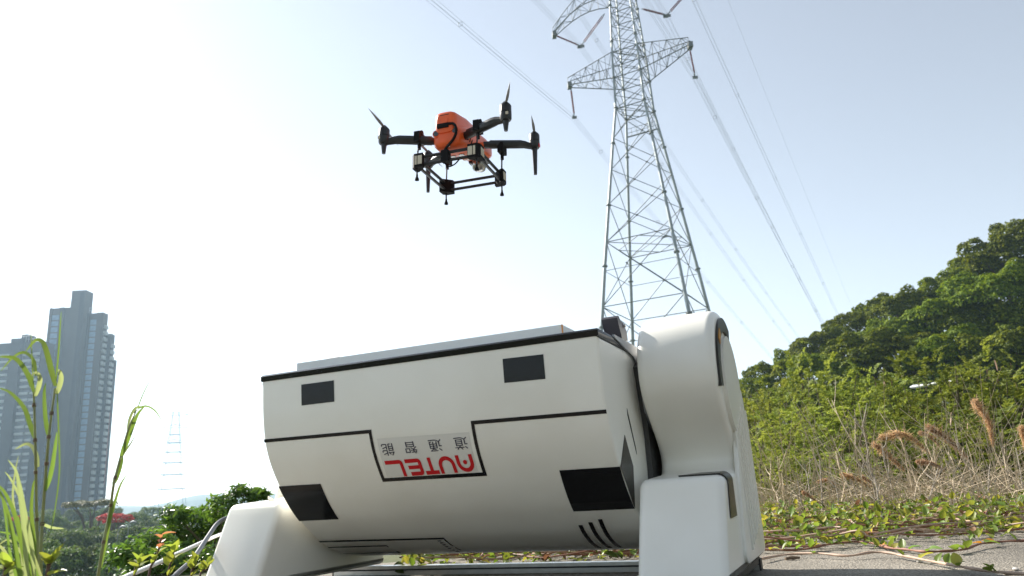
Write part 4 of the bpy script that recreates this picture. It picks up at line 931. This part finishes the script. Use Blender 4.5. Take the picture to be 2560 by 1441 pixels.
for label, path, leaves_, pale in vines:
    P = [gnd(*Z6(*q), PADZ + .012 + random.uniform(0, .008)) for q in path]; base = P[0].copy(); base.z = PADZ
    root = empty('vine', base); pts = catmull([p - base for p in P], 6)
    m = MB(); m.tube(pts, [.0042 + .001*math.sin(i*.9) for i in range(len(pts))], 7); m.build('stem', runner2 if pale else runner, root, 60)
    for (x, y, s) in leaves_:
        p = gnd(*Z6(x, y), PADZ + .016) - base; j = min(range(len(pts)), key=lambda k: (pts[k]-p).length); p = pts[j]
        mi = random.choices((0, 1, 2), (.72, .22, .06))[0]; yaw = random.uniform(0, 6.28); pitch = random.uniform(-1.25, -.35)
        link('leaf', random.choice(VL[mi]), root, Matrix.Translation(p) @ Matrix.Rotation(yaw, 4, 'Z') @ Matrix.Rotation(pitch, 4, 'Y') @ Matrix.Rotation(random.uniform(-.5,.5), 4, 'X') @ Matrix.Scale(s*1.0, 4))
    tag(root, label, 'vine', 'vines creeping over the slab')
# dense mat of leaves and runners behind: nobody could count it
def cover(name, label, n, sampler, lsize, hmax, nrun, seed):
    g = np.random.default_rng(seed); V6 = []; F6 = []; base_v = {}
    src = [np.array([v.co[:] for v in me.vertices]) for me in VL[0]]; fs = np.array([p.vertices[:] for p in VL[0][0].polygons])
    off = 0
    for k in range(n):
        x, y = sampler(g); z = max(PADZ if False else 0, float(ground_h(x, y))) + .02 + g.uniform(0, 1)**1.7*hmax
        M = (Matrix.Translation((x, y, z)) @ Matrix.Rotation(g.uniform(0, 6.28), 4, 'Z') @ Matrix.Rotation(g.uniform(-1.2, .1), 4, 'Y') @ Matrix.Rotation(g.uniform(-.6, .6), 4, 'X') @ Matrix.Scale(lsize*g.uniform(.45, 1.4), 4))
        Mn = np.array(M); v = src[k % 4] @ Mn[:3, :3].T + Mn[:3, 3]; V6.append(v); F6.append(fs + off); off += len(v)
    me = bulk(name, np.concatenate(V6), np.concatenate(F6), cover_m, True); me.materials.append(vine_leaf[1]); me.materials.append(dead_leaf); me.materials.append(vine_leaf[0]); pm = np.repeat(g.choice(4, n, p=[.56,.14,.07,.23]), len(fs)).astype(np.int32); me.polygons.foreach_set('material_index', pm); o = link(name, me); tag(o, label, 'ground cover', kind='stuff')
    m = MB()
    for k in range(nrun):
        x, y = sampler(g); a = g.uniform(-.5, .5) + (0 if g.uniform() < .7 else 1.2); L = g.uniform(.35, 1.1); z = max(0, float(ground_h(x, y))) + .02 + g.uniform(0, .05)
        dx, dy = math.cos(a)*L, math.sin(a)*L; p = [Vector((x + dx*t + g.normal(0, .03), y + dy*t + g.normal(0, .03), z + g.uniform(-.01, .03))) for t in (0, .25, .5, .75, 1)]
        m.cur = int(g.integers(0, 2)); m.tube(catmull(p, 3), .0038, 5, False)
    r_ = m.build(name + '_runners', [runner, runner2], None, 60); tag(r_, 'mat of red-brown runners under the ' + label, 'runners', kind='stuff')
cover_m = leaf_mat('cover_leaf', (.05,.085,.014), (.19,.225,.045), .32, .45, spec=.2); dead_leaf = leaf_mat('dead_leaf', (.16,.09,.045), (.30,.19,.10), .2, .7)
def s_right(g):
    while True:
        D_ = g.uniform(3.3, 8.0); px = g.uniform(1880, 2640); d = ray(px, 1250); h = math.hypot(d[0], d[1]); x, y = d[0]/h*D_, d[1]/h*D_
        edge = 3.35 + .55*max(0, (px-1960)/640) + .25*math.sin(px*.02)
        if D_ > edge + .25*g.uniform(-1, 1) or (px < 2010 and D_ > 3.0): return x, y
cover('ground_cover', 'leafy ground cover creeping over the slab rim at right', 6000, s_right, .034, .12, 190, 21)
def s_back(g):
    px = g.uniform(1000, 1640); D_ = g.uniform(3.15, 5.0); d = ray(px, 1390); h = math.hypot(d[0], d[1]); return d[0]/h*D_, d[1]/h*D_
cover('ground_cover', 'leafy ground cover seen through the gap under the drum', 1500, s_back, .036, .10, 140, 22)
# loose bits on the slab
stick_m = mat('dead_wood', (.17,.12,.08), .9, var=.3, scale=40, bump=.3)
for i, (x, y, L, lab) in enumerate(((380,738,.055,'short brown dead twig on the concrete near the machine foot'),(2440,885,.03,'dark bit of wood at the lower right corner of the slab'))):
    p = gnd(*Z6(x, y), PADZ + .007); m = MB(); m.tube([Vector((-L/2,0,0)), Vector((0,.003,.002)), Vector((L/2,-.002,0))], [.005,.0065,.004], 8); o = m.build('twig', stick_m, None, 50); o.location = p; o.rotation_euler = (0, 0, .2 - i*.7); tag(o, lab, 'twig')
stone_m = mat('pale_pebble', (.45,.43,.40), .9, var=.2, scale=60)
for i, (x, y, s, lab) in enumerate(((1580,770,.009,'pale pebble beside the vine leaf on the slab'),(2480,840,.010,'larger pale pebble near the lower right corner of the slab'),(385,745,.007,'tiny pale pebble beside the short dead twig'))):
    p = gnd(*Z6(x, y), PADZ + s*.4); m = MB(); m.lathe([(s*.3,-s*.5),(s*.9,-s*.25),(s,.1*s),(s*.6,s*.5),(s*.2,s*.6)], 9); o = m.build('pebble', stone_m, None, 40); o.location = p; o.scale = (1.2,.85,.8); o.rotation_euler = (0,0,i*1.3); tag(o, lab, 'pebble')
# small daisy-like flowers standing in the cover
pet = mat('white_petal', (.75,.73,.68), .6); yel = mat('yellow_disc', (.75,.45,.03), .6)
for i, (px, py, D_, lab) in enumerate(((2094,1263,4.2,'white and yellow flower standing above the ground cover'),(1961,1211,4.8,'pale flower bud on a thin stem left of the other flower'))):
    c = at(px, py, D_); root = empty('wild_flower', (c.x, c.y, 0)); m = MB(); m.tube([(.01,.01,.0),(.0,.0,c.z*.6),(0,0,c.z)], [.002,.002,.0015], 5); m.build('stem', wood, root, 50)
    m = MB(); m.lathe([(.004,-.003),(.006,0),(.004,.003)], 8, Matrix.Translation((0,0,c.z))); m.build('disc', yel, root, 40)
    for k in range(6): a = k*1.05; m = MB(); q = Vector((math.cos(a), math.sin(a), .2)); s = Vector((-math.sin(a), math.cos(a), 0)); o0 = Vector((0,0,c.z)); m.add([o0+q*.004, o0+q*.011+s*.004, o0+q*.017, o0+q*.011-s*.004], [(0,1,2,3)]); m.build('petal', pet, root, 0)
    tag(root, lab, 'flower')
# ================================================================== city behind the valley
def on_y(px, py, Y):
    d = ray(px, py); t = Y/d[1]; return Vector((d[0]*t, Y, CAM_H + d[2]*t))
brown = mat('brown_grey_cladding', (.060,.052,.052), .75, var=.1, scale=.2); brown2 = mat('dark_cladding', (.030,.030,.036), .75, var=.1, scale=.2)
glass_b = mat('blue_curtain_glass', (.16,.25,.36), .2, .1, var=.25, scale=.35); pale = mat('pale_balcony', (.36,.38,.40), .6, var=.06, scale=.5)
rail_m = mat('roof_railing', (.45,.47,.48), .4, .3); win_d = mat('dark_window', (.05,.06,.075), .2, .2); redbr = mat('red_panel', (.38,.13,.11), .7)
YT = 360.0; GZ = -18.0
tower = empty('tower_block', (on_y(200, 1270, YT).x, YT, GZ)); TO = Vector((on_y(200, 1270, YT).x, YT, GZ))
def X(px, py, y=0.0): return on_y(px, py, YT+y).x - TO.x
def Zt(px, py, y=0.0): return on_y(px, py, YT+y).z - GZ
def tbox(name, x0, x1, y0, y1, z1, m_, par, z0=0.0): m = MB(); m.box((x0, y0, z0), (x1, y1, z1)); return m.build(name, m_, par, 0)
xs = dict(l0=X(127,770), l1=X(133,770), l2=X(151,770), l3=X(182,770), c0=X(181,722,-2.5), c1=X(216,722,-2.5), r1=X(229,778,1.5), r2=X(245,778,1.5), r3=X(261,780,1.5), s1=X(268,832,5), s2=X(278,835,5), u2=X(286,895,8.5))
zl, zc, zr, zs, zu = Zt(127,772), Zt(190,727,-2.5), Zt(250,783,1.5), Zt(272,835,5), Zt(282,900,8.5)
tbox('wall', xs['l0'], xs['l3'], 0, 9, zl, brown, tower); core = tbox('wall', xs['c0'], xs['c1'], -2.5, 4, zc, brown, tower)
tbox('wall', xs['c1']-.1, xs['r3'], 1.5, 5.2, zr, brown, tower); tbox('wall', xs['r3']-1, xs['s2'], 5, 8.6, zs, brown2, tower); tbox('wall', xs['s2']-1, xs['u2'], 8.5, 11, zu, brown2, tower)
tbox('pilaster', xs['l2']+.3, xs['l2']+2.6, -.9, .2, zl, brown2, tower); tbox('pilaster', xs['r2']+.2, xs['r3']+.12, .6, 1.6, zr, brown, tower); tbox('pilaster', xs['c1']+.05, xs['r1']-.3, .2, 1.6, zr, brown2, tower); tbox('pilaster', xs['l0']-.12, xs['l1'], -.6, .2, zl, brown, tower)
tbox('pilaster', (xs['c0']+xs['c1'])/2+1.0, xs['c1']-.4, -3.0, -2.4, zc-1, brown2, tower)
FH = 3.05
def panes(x0, x1, yf, ztop, par, nm='window_pane', m_=glass_b, skip=()):
    n = int((ztop-4)/FH); mb = MB(); mb.box((0, 0, 0), (x1-x0, .25, FH-.55)); me = mb.mesh(nm, m_, 0)
    for k in range(n):
        if k in skip: continue
        o = link(nm, me, par, Matrix.Translation((x0, yf-.22, 3 + k*FH)))
panes(xs['l1'], xs['l2'], 0, zl-1, tower); panes(xs['r1'], xs['r2'], 1.5, zr-1, tower)
# pale balconies down the two right-hand corners
def balconies(x0, x1, y0, y1, ztop, par, m_=pale, h=1.25):
    n = int((ztop-4)/FH); mb = MB(); mb.box((0, 0, 0), (x1-x0, y1-y0, h)); me = mb.mesh('balcony', m_, 0)
    for k in range(n): link('balcony', me, par, Matrix.Translation((x0, y0, 4 + k*FH)))
balconies(xs['r3']+.13, xs['r3']+.9, 1.9, 4.8, zr-2, tower, pale, 1.7); balconies(xs['s2']-.0, xs['s2']+.8, 5.4, 8.3, zs-2, tower, pale, 1.7)
panes(xs['s1'], xs['s2']-.6, 5, zs-2, tower, 'window_pane', win_d)
m = MB(); m.box((xs['s2']+.85, 8.2, zu*.35), (xs['u2']+.1, 8.6, zu*.72)); m.build('red_panel', redbr, tower, 0)
for (x0, x1, y0, y1, z) in ((xs['l0'], xs['l3'], 0, 9, zl), (xs['c0'], xs['c1'], -2.5, 4, zc), (xs['c1'], xs['r3'], 1.5, 5.2, zr), (xs['r3'], xs['s2'], 5, 8.6, zs)):
    m = MB(); nn = max(3, int((x1-x0)/1.4))
    for i in range(nn+1): x = x0 + (x1-x0)*i/nn; m.tube([(x, y0+.3, z), (x, y0+.3, z+3.0)], .07, 4)
    for zz in (1.5, 3.0): m.tube([(x0, y0+.3, z+zz), (x1, y0+.3, z+zz)], .08, 4)
    for yy in (y0+.3, y1-.3): m.tube([(x1, yy, z), (x1, yy, z+3.0)], .07, 4)
    m.tube([(x1, y0+.3, z+3.0), (x1, y1-.3, z+3.0)], .08, 4); m.build('roof_railing', rail_m, tower, 0)
tag(tower, 'tallest brown tower block with stepped top and blue glass strips on the left', 'tower block')
# apartment block at the left edge
YB = 345.0; BO = Vector((on_y(60, 1270, YB).x, YB, GZ)); apt = empty('apartment_block', BO)
def XB(px, py): return on_y(px, py, YB).x - BO.x
x0, x1 = XB(-60, 850), XB(110, 850); zb = on_y(60, 856, YB).z - GZ
tbox('wall', x0, x1, 0, 9, zb, brown2, apt)
bays = [(XB(-40,850), XB(-6,850)), (XB(2,850), XB(32,850)), (XB(66,850), XB(88,850)), (XB(92,850), XB(108,850))]
n = int((zb-6)/FH)
for (a, b) in bays:
    mb = MB(); mb.box((0, 0, 0), (b-a, 1.3, 1.05)); me = mb.mesh('balcony', pale, 0); mw = MB(); mw.box((0, 0, 0), ((b-a)*.86, .12, 1.75)); mwd = mw.mesh('window', win_d, 0)
    for k in range(n):
        link('balcony', me, apt, Matrix.Translation((a, -1.3, 4 + k*FH))); link('window', mwd, apt, Matrix.Translation((a+(b-a)*.07, -.1, 4 + k*FH + 1.15)))
tbox('pier', XB(36,850), XB(62,850), -2.2, 4, zb+1.5, brown2, apt); tbox('pier', XB(109,850), x1+.02, -1.5, 4, zb-.5, brown2, apt)
tbox('roof_house', XB(46,850), XB(62,850), 2, 8, zb+4.2, brown2, apt, zb-1); tbox('roof_house', XB(22,850), XB(40,850), 3, 8, zb+2.6, brown2, apt, zb-1)
m = MB(); nn = 26
for i in range(nn+1): x = x0+(x1-x0)*i/nn; m.tube([(x, .3, zb), (x, .3, zb+3)], .07, 4)
for zz in (1.4, 3.0): m.tube([(x0, .3, zb+zz), (x1, .3, zb+zz)], .08, 4)
m.build('roof_railing', rail_m, apt, 0)
tag(apt, 'lower apartment block with rows of pale balconies at the left edge', 'apartment block')
# ---- faint second pylon on the far plain
D2 = 1250.0; base2 = at(425, 1285, D2); base2.z = -25; far = empty('lattice_pylon', base2); ztop = at(425, 1030, D2).z + 25
tag(far, 'faint distant lattice pylon in the white sky left of the machine', 'pylon')
a2 = R(62)
def FP(k, t): w = (12.5*(1-t)**1.15 + 2.6)*2.2; return Vector((w*math.cos(a2+k*math.pi/2), w*math.sin(a2+k*math.pi/2), ztop*t))
LT2 = [0,.2,.34,.46,.56,.65,.73,.80,.86,.92,1.0]
for k in range(4):
    m = MB(); m.tube([FP(k, t) for t in LT2], [.42]*11, 6); m.build('leg', galv_d, far, 50)
    for i in range(len(LT2)-1):
        bar('brace', FP(k, LT2[i]), FP((k+1) % 4, LT2[i+1]), .16, far); bar('brace', FP((k+1) % 4, LT2[i]), FP(k, LT2[i+1]), .16, far)
    for t in (.34,.46,.56,.65,.73,.80): bar('horizontal', FP(k, t), FP((k+1) % 4, t), .62, far)
for t in (.73,.86,.97):
    for s in (-1, 1):
        u = Vector((math.cos(R(20)), math.sin(R(20)), 0))*s; m = MB()
        for sd in (-1, 1):
            m.tube([FP(0, t)*.2 + Vector((0,0,ztop*t*.8)) + u.cross(Vector((0,0,1)))*4*sd, Vector((0,0,ztop*t)) + u*19], .34, 5)
            m.tube([Vector((0,0,ztop*(t+.03))) + u.cross(Vector((0,0,1)))*3*sd, Vector((0,0,ztop*t)) + u*19], .34, 5)
        m.build('crossarm', galv_d, far, 40)
# ---- small white lamps in the valley
for i, (px, py, lab) in enumerate(((322,1308,'small white street lamp right of the red tree, the higher of two'),(296,1320,'small white street lamp below the red tree, the lower of two'))):
    c = at(px, py, 92); gz = float(ground_h(c.x, c.y)); root = empty('street_lamp', (c.x, c.y, gz)); h = c.z - gz
    m = MB(); m.tube([(0,0,0),(0,0,h-.5),(.1,0,h)], [.05,.035,.03], 8); m.build('pole', paint, root, 50)
    m = MB(); m.tube([(.1,0,h),(.4,0,h+.1),(.8,0,h+.04)], [.05,.14,.09], 8); m.build('lamp_head', paint, root, 50); tag(root, lab, 'street lamp')
# ================================================================== plants and cables at the left
reed_leaf = leaf_mat('reed_leaf', (.085,.145,.03), (.13,.20,.045), .38, .45, objvar=.12); reed_pale = leaf_mat('reed_leaf_pale', (.17,.22,.08), (.25,.29,.13), .4, .4, objvar=.1); reed_stem = mat('reed_stem', (.22,.24,.085), .45, var=.2, scale=30); node_c = mat('reed_node', (.12,.08,.04), .6)
def blade(path, w, lift=.0, tip=.04, D_=1.6):
    """leaf strip along a 3-D path with a gutter section and tapering tip"""
    p = catmull(path, 5); n = len(p); V = []; F = []
    for i in range(n):
        t = i/(n-1); d = (p[min(n-1, i+1)] - p[max(0, i-1)]).normalized(); view = Vector((p[i].x, p[i].y, p[i].z - CAM_H)).normalized()
        s = d.cross(view + Vector((.25,.1,.2))).normalized(); nn = s.cross(d); ww = w*.5*(min(1, .45+t*3.5))*(1-t**2.6)**.9 + .0003
        V += [p[i] - s*ww + nn*ww*.35, p[i], p[i] + s*ww + nn*ww*.35]
    for i in range(n-1): a = i*3; F += [(a, a+1, a+4, a+3), (a+1, a+2, a+5, a+4)]
    return V, F
def reed(label, stem_px, D_, leaves_, r0=.0055, nodes=()):
    S = [at(x, y, D_ + .02*i*(-1)**i*.2) for i, (x, y) in enumerate(stem_px)]
    low = S[0].copy(); d0 = (S[0]-S[1]).normalized(); gz = float(ground_h(low.x, low.y)); base = low + d0*((low.z - gz)/max(.3, -d0.z)) if low.z > gz else low
    root = empty('tall_reed', base); path = catmull([base] + S, 5); n = len(path)
    m = MB(); m.tube([p - base for p in path], [r0*(1-.45*i/n) for i in range(n)], 9); m.build('stem', reed_stem, root, 60)
    for q in nodes:
        c = at(*q, D_); j = min(range(n-1), key=lambda k: (path[k]-c).length); d = (path[j+1]-path[j]).normalized(); m = MB(); m.tube([path[j]-base-d*.003, path[j]-base+d*.003], r0*1.04, 9); m.build('stem_node', node_c, root, 40)
    for (pl, w, mt_, dz) in leaves_:
        P = [at(x, y, D_ + dz*i/(len(pl)-1)) for i, (x, y) in enumerate(pl)]; V, F = blade(P, w*.55); mb = MB(); mb.add([v - base for v in V], F); mb.build('leaf', mt_, root, 80)
    tag(root, label, 'reed', 'tall reeds at the left'); return root
DL = 1.62; G_, P_ = reed_leaf, reed_pale
reed('tall jointed green reed with arching leaves, left of the two in the left clump', [(97,1441),(95,1372),(92,1299),(88,1101),(84,977)], DL,
 [([(84,980),(69,938),(43,901),(18,893),(-6,893)], .016, G_, .05), ([(88,992),(98,960),(99,944),(90,932),(77,940)], .014, P_, -.05), ([(86,1097),(73,1058),(58,1018),(26,983),(-4,970)], .015, G_, .06), ([(90,940),(84,905),(72,888),(54,882),(30,896),(2,928)], .011, G_, .08), ([(95,1168),(89,1136),(78,1116),(62,1111),(38,1124)], .013, P_, .05), ([(83,960),(80,900),(77,826)], .003, G_, 0)],   .0034, [(94,1300),(90,1190),(88,1101),(86,1011)])
reed('tall jointed green reed with upright leaves, right of the two in the left clump', [(102,1441),(102,1372),(109,1260),(122,1093),(138,972)], DL-.03,
 [([(138,966),(126,921),(113,872),(102,853),(86,853),(64,880)], .0175, G_, .05), ([(142,985),(152,950),(150,932),(146,924)], .015, P_, -.02), ([(120,1090),(113,1046),(110,984),(114,958)], .013, G_, .03), ([(113,1228),(128,1178),(138,1115),(142,1080)], .013, G_, -.03), ([(140,950),(146,880),(150,820),(153,779)], .0045, G_, 0), ([(142,975),(146,1067),(148,1183),(133,1299),(118,1352)], .004, G_, -.05), ([(104,1310),(130,1320),(160,1322)], .009, P_, .03)],   .0034, [(106,1300),(115,1160),(121,1095),(128,1040)])
reed('single slender reed with drooping tip standing alone left of the machine', [(245,1441),(259,1356),(275,1277),(285,1208),(301,1145),(322,1071),(340,1026)], DL+.1,
 [([(252,1420),(262,1362),(274,1300),(284,1265),(300,1215),(316,1188)], .012, G_, .0), ([(283,1212),(296,1178),(304,1148),(302,1132)], .016, G_, .03), ([(302,1140),(316,1105),(330,1068),(344,1036),(362,1016)], .017, G_, -.03), ([(320,1080),(326,1046),(338,1022),(352,1016)], .014, P_, .03), ([(344,1022),(366,1016),(388,1028),(404,1052)], .006, G_, .04), ([(345,1018),(358,985),(378,945)], .003, G_, 0), ([(300,1150),(312,1130),(326,1110),(338,1090)], .006, P_, .04)], .0033, [(258,1358),(277,1268),(286,1200)])
# the lower leaf tuft
tb = at(62, 1441, 1.55); tb.z = float(ground_h(tb.x, tb.y)); tuft = empty('grass_tuft', tb); random.seed(19)
tl = [((60,1441),(48,1340),(32,1250),(36,1190),(46,1140)),((66,1441),(60,1330),(48,1230),(40,1180),(20,1150)),((85,1441),(78,1360),(66,1300),(52,1220),(40,1170)),((50,1441),(30,1330),(8,1250),(-20,1200)),((70,1441),(40,1300),(10,1230),(-20,1205)),
 ((90,1441),(84,1350),(78,1280),(82,1220),(86,1200)),((95,1441),(70,1390),(36,1340),(-10,1330)),((80,1441),(50,1380),(20,1350),(-10,1370)),((40,1441),(24,1380),(14,1300),(2,1230)),((98,1430),(80,1380),(58,1320),(50,1270)),((75,1441),(64,1400),(50,1330),(46,1290)),((30,1441),(20,1400),(4,1370),(-12,1362)),((88,1441),(92,1390),(74,1320),(66,1285)),((60,1441),(70,1370),(62,1280),(30,1205),(12,1180))]
for i, pl in enumerate(tl):
    D_ = 1.55 + random.uniform(-.12, .12); P = [at(x, y, D_) for x, y in pl]; b0 = P[0] + (P[0]-P[1]).normalized()*.12; V, F = blade([b0] + P, random.choice((.004,.006,.007,.009))); mb = MB(); mb.add([v - tb for v in V], F); mb.build('leaf_blade', random.choice((G_, G_, P_)), tuft, 80)
tag(tuft, 'tuft of broad green grass blades at the lower left corner', 'grass tuft')
# ---- dark leafy shrub left of the machine
shrub_leaf = leaf_mat('shrub_leaf', (.045,.10,.018), (.11,.19,.035), .35, .38, objvar=.1)
def shrub(label, blobs, D_, n_sp, seed, L=.062):
    g = np.random.default_rng(seed); c0 = at(blobs[0][0], 1441, D_); base = Vector((c0.x, c0.y, float(ground_h(c0.x, c0.y)))); root = empty('leafy_shrub', base); C, N, T = [], [], []; m = MB()
    for (px, py, rp) in blobs:
        c = at(px, py, D_ + g.uniform(-.3, .3)); r = rp*D_/1885
        m.tube([Vector((g.normal(0,.05), g.normal(0,.05), 0)), (c-base)*.5 + Vector((g.normal(0,.06), g.normal(0,.06), 0)), c - base], [.016,.011,.005], 6)
        for k in range(int(n_sp*rp/60)):
            d = sph(1, g)[0]; d[2] = abs(d[2])*.9 - .25; p = np.array(c - base) + d*r*g.uniform(.35, 1)**.6; out = d*.7 + np.array([0,0,.5]) + g.normal(0,.3,3); out /= np.linalg.norm(out)
            s = np.cross(out, [0,0,1.0]); s /= np.linalg.norm(s)+1e-9; u = np.cross(s, out)
            if k % 5 == 0: m.tube([c - base, Vector(p)], [.004,.002], 4)
            for j in range(9):
                a = j*2.4; ld = (s*math.cos(a) + u*math.sin(a))*1.0 + out*.35; ld /= np.linalg.norm(ld); q = p - out*.012*j*.6 + ld*L*.45
                C.append(q); T.append(ld); N.append(out + g.normal(0,.3,3))
    C = np.array(C); V, F = leaf_quads(C, unit(np.array(N)), unit(np.array(T)), L*g.uniform(.7,1.2,len(C)), L*.36, .2)
    link('foliage', bulk('foliage', V, F, shrub_leaf), root); m.build('stem', wood, root, 50); tag(root, label, 'shrub')
shrub('dark green leafy shrub rising behind the left foot of the machine', [(560,1275,60),(500,1300,62),(610,1240,38),(440,1290,40),(450,1350,70),(540,1340,60),(650,1238,22)], 6.2, 46, 3)
shrub('lower dark green leafy shrub behind the white cable', [(380,1360,60),(330,1390,50),(430,1410,72),(360,1440,70),(500,1420,70)], 5.0, 48, 4, .055)
# ---- young sprigs by the cable
sprig_leaf = [leaf_mat('sprig_leaf', (.13,.20,.03), (.25,.29,.06), .4, .4), leaf_mat('sprig_leaf_rust', (.32,.15,.06), (.38,.21,.10), .4, .5)]
SL = [[vleaf(s, c).mesh('leaf', vm, 0) for s, c in ((1,.15),(2,-.25))] for vm in sprig_leaf]
twig_b = mat('sprig_twig', (.10,.055,.04), .7, var=.3, scale=40)
def sprig(label, stem_px, D_, n, rust, s=.03, seed=1):
    rd = random.Random(seed); S = [at(x, y, D_) for x, y in stem_px]; base = Vector((S[0].x, S[0].y, float(ground_h(S[0].x, S[0].y)))); root = empty('young_sprig', base); path = catmull([base] + S, 6); nn = len(path)
    m = MB(); m.tube([p-base for p in path], [.0032*(1-.5*i/nn) for i in range(nn)], 6); m.build('stem', twig_b, root, 60)
    j0 = int(nn*.35)
    for k in range(n):
        j = min(nn-1, j0 + int((nn-j0)*(k+.6)/n)); p = path[j] - base; a = k*2.4 + rd.uniform(-.3,.3); mi = 1 if (rust and k > n-5) else 0
        link('leaf', rd.choice(SL[mi]), root, Matrix.Translation(p) @ Matrix.Rotation(a, 4, 'Z') @ Matrix.Rotation(rd.uniform(-1.1,-.3), 4, 'Y') @ Matrix.Scale(s*rd.uniform(.75,1.2), 4))
    tag(root, label, 'sprig')
sprig('young sprig with rust-coloured tip leaves beside the white cable', [(372,1441),(388,1400),(398,1370),(404,1338)], 2.0, 9, True, .026, 1)
sprig('yellow-green sprig under the white cable', [(335,1441),(345,1420),(350,1405)], 1.95, 8, False, .032, 2)
sprig('yellow-green sprig between the white and black cables', [(420,1441),(430,1400),(436,1372)], 2.1, 8, False, .030, 3)
sprig('low yellow-green sprig right of the black cable', [(478,1441),(484,1420),(488,1402)], 2.15, 8, False, .028, 4)
sprig('dark little sprig at the foot of the left reeds', [(118,1441),(122,1420),(130,1402)], 1.5, 9, False, .026, 5)
sprig('small sprig with yellow leaves at the lower left corner', [(10,1441),(18,1432),(24,1420)], 1.5, 8, False, .028, 6)
sprig('small sprig left of the machine foot above the black cable', [(500,1441),(515,1425),(524,1412)], 2.25, 7, False, .03, 7)
# ---- cables
wc = mat('white_cable', (.80,.80,.78), .4); bc = mat('black_cable', (.012,.012,.014), .35)
def cable(px, D_, r, m_, label):
    P = [at(x, y, d) for (x, y), d in zip(px, D_)]; base = P[-1].copy(); base.z = min(p.z for p in P); o = MB(); o.tube([p for p in catmull([q - base for q in P], 8)], r, 10); ob = o.build('cable', m_, None, 60); ob.location = base; tag(ob, label, 'cable', 'cables running to the machine')
cable([(566,1332),(535,1343),(460,1377),(385,1412),(318,1441),(240,1480),(150,1530)], [3.16,3.06,2.75,2.45,2.2,1.98,1.8], .0060, wc, 'white cable running from the machine foot down to the lower left')
cable([(575,1292),(545,1308),(518,1345),(482,1398),(436,1441),(380,1500),(330,1560)], [3.2,3.12,2.95,2.7,2.5,2.3,2.15], .0078, bc, 'black cable curving from the machine foot under the white cable')
# ================================================================== haze in the air
def build_haze():
    m = bpy.data.materials.new('thin_haze'); m.use_nodes = True; nt = m.node_tree
    for n_ in list(nt.nodes): nt.nodes.remove(n_)
    out = nt.nodes.new('ShaderNodeOutputMaterial'); v = nt.nodes.new('ShaderNodeVolumePrincipled')
    v.inputs['Color'].default_value = (.58,.80,1.0,1); v.inputs['Density'].default_value = HAZE; v.inputs['Anisotropy'].default_value = .4
    nt.links.new(v.outputs['Volume'], out.inputs['Volume'])
    mb = MB(); mb.box((-2050,-2050,-33), (2050,2050,190)); o = mb.build('haze', m, None, 0); tag(o, kind='stuff')
HAZE = 0.00028
build_haze()
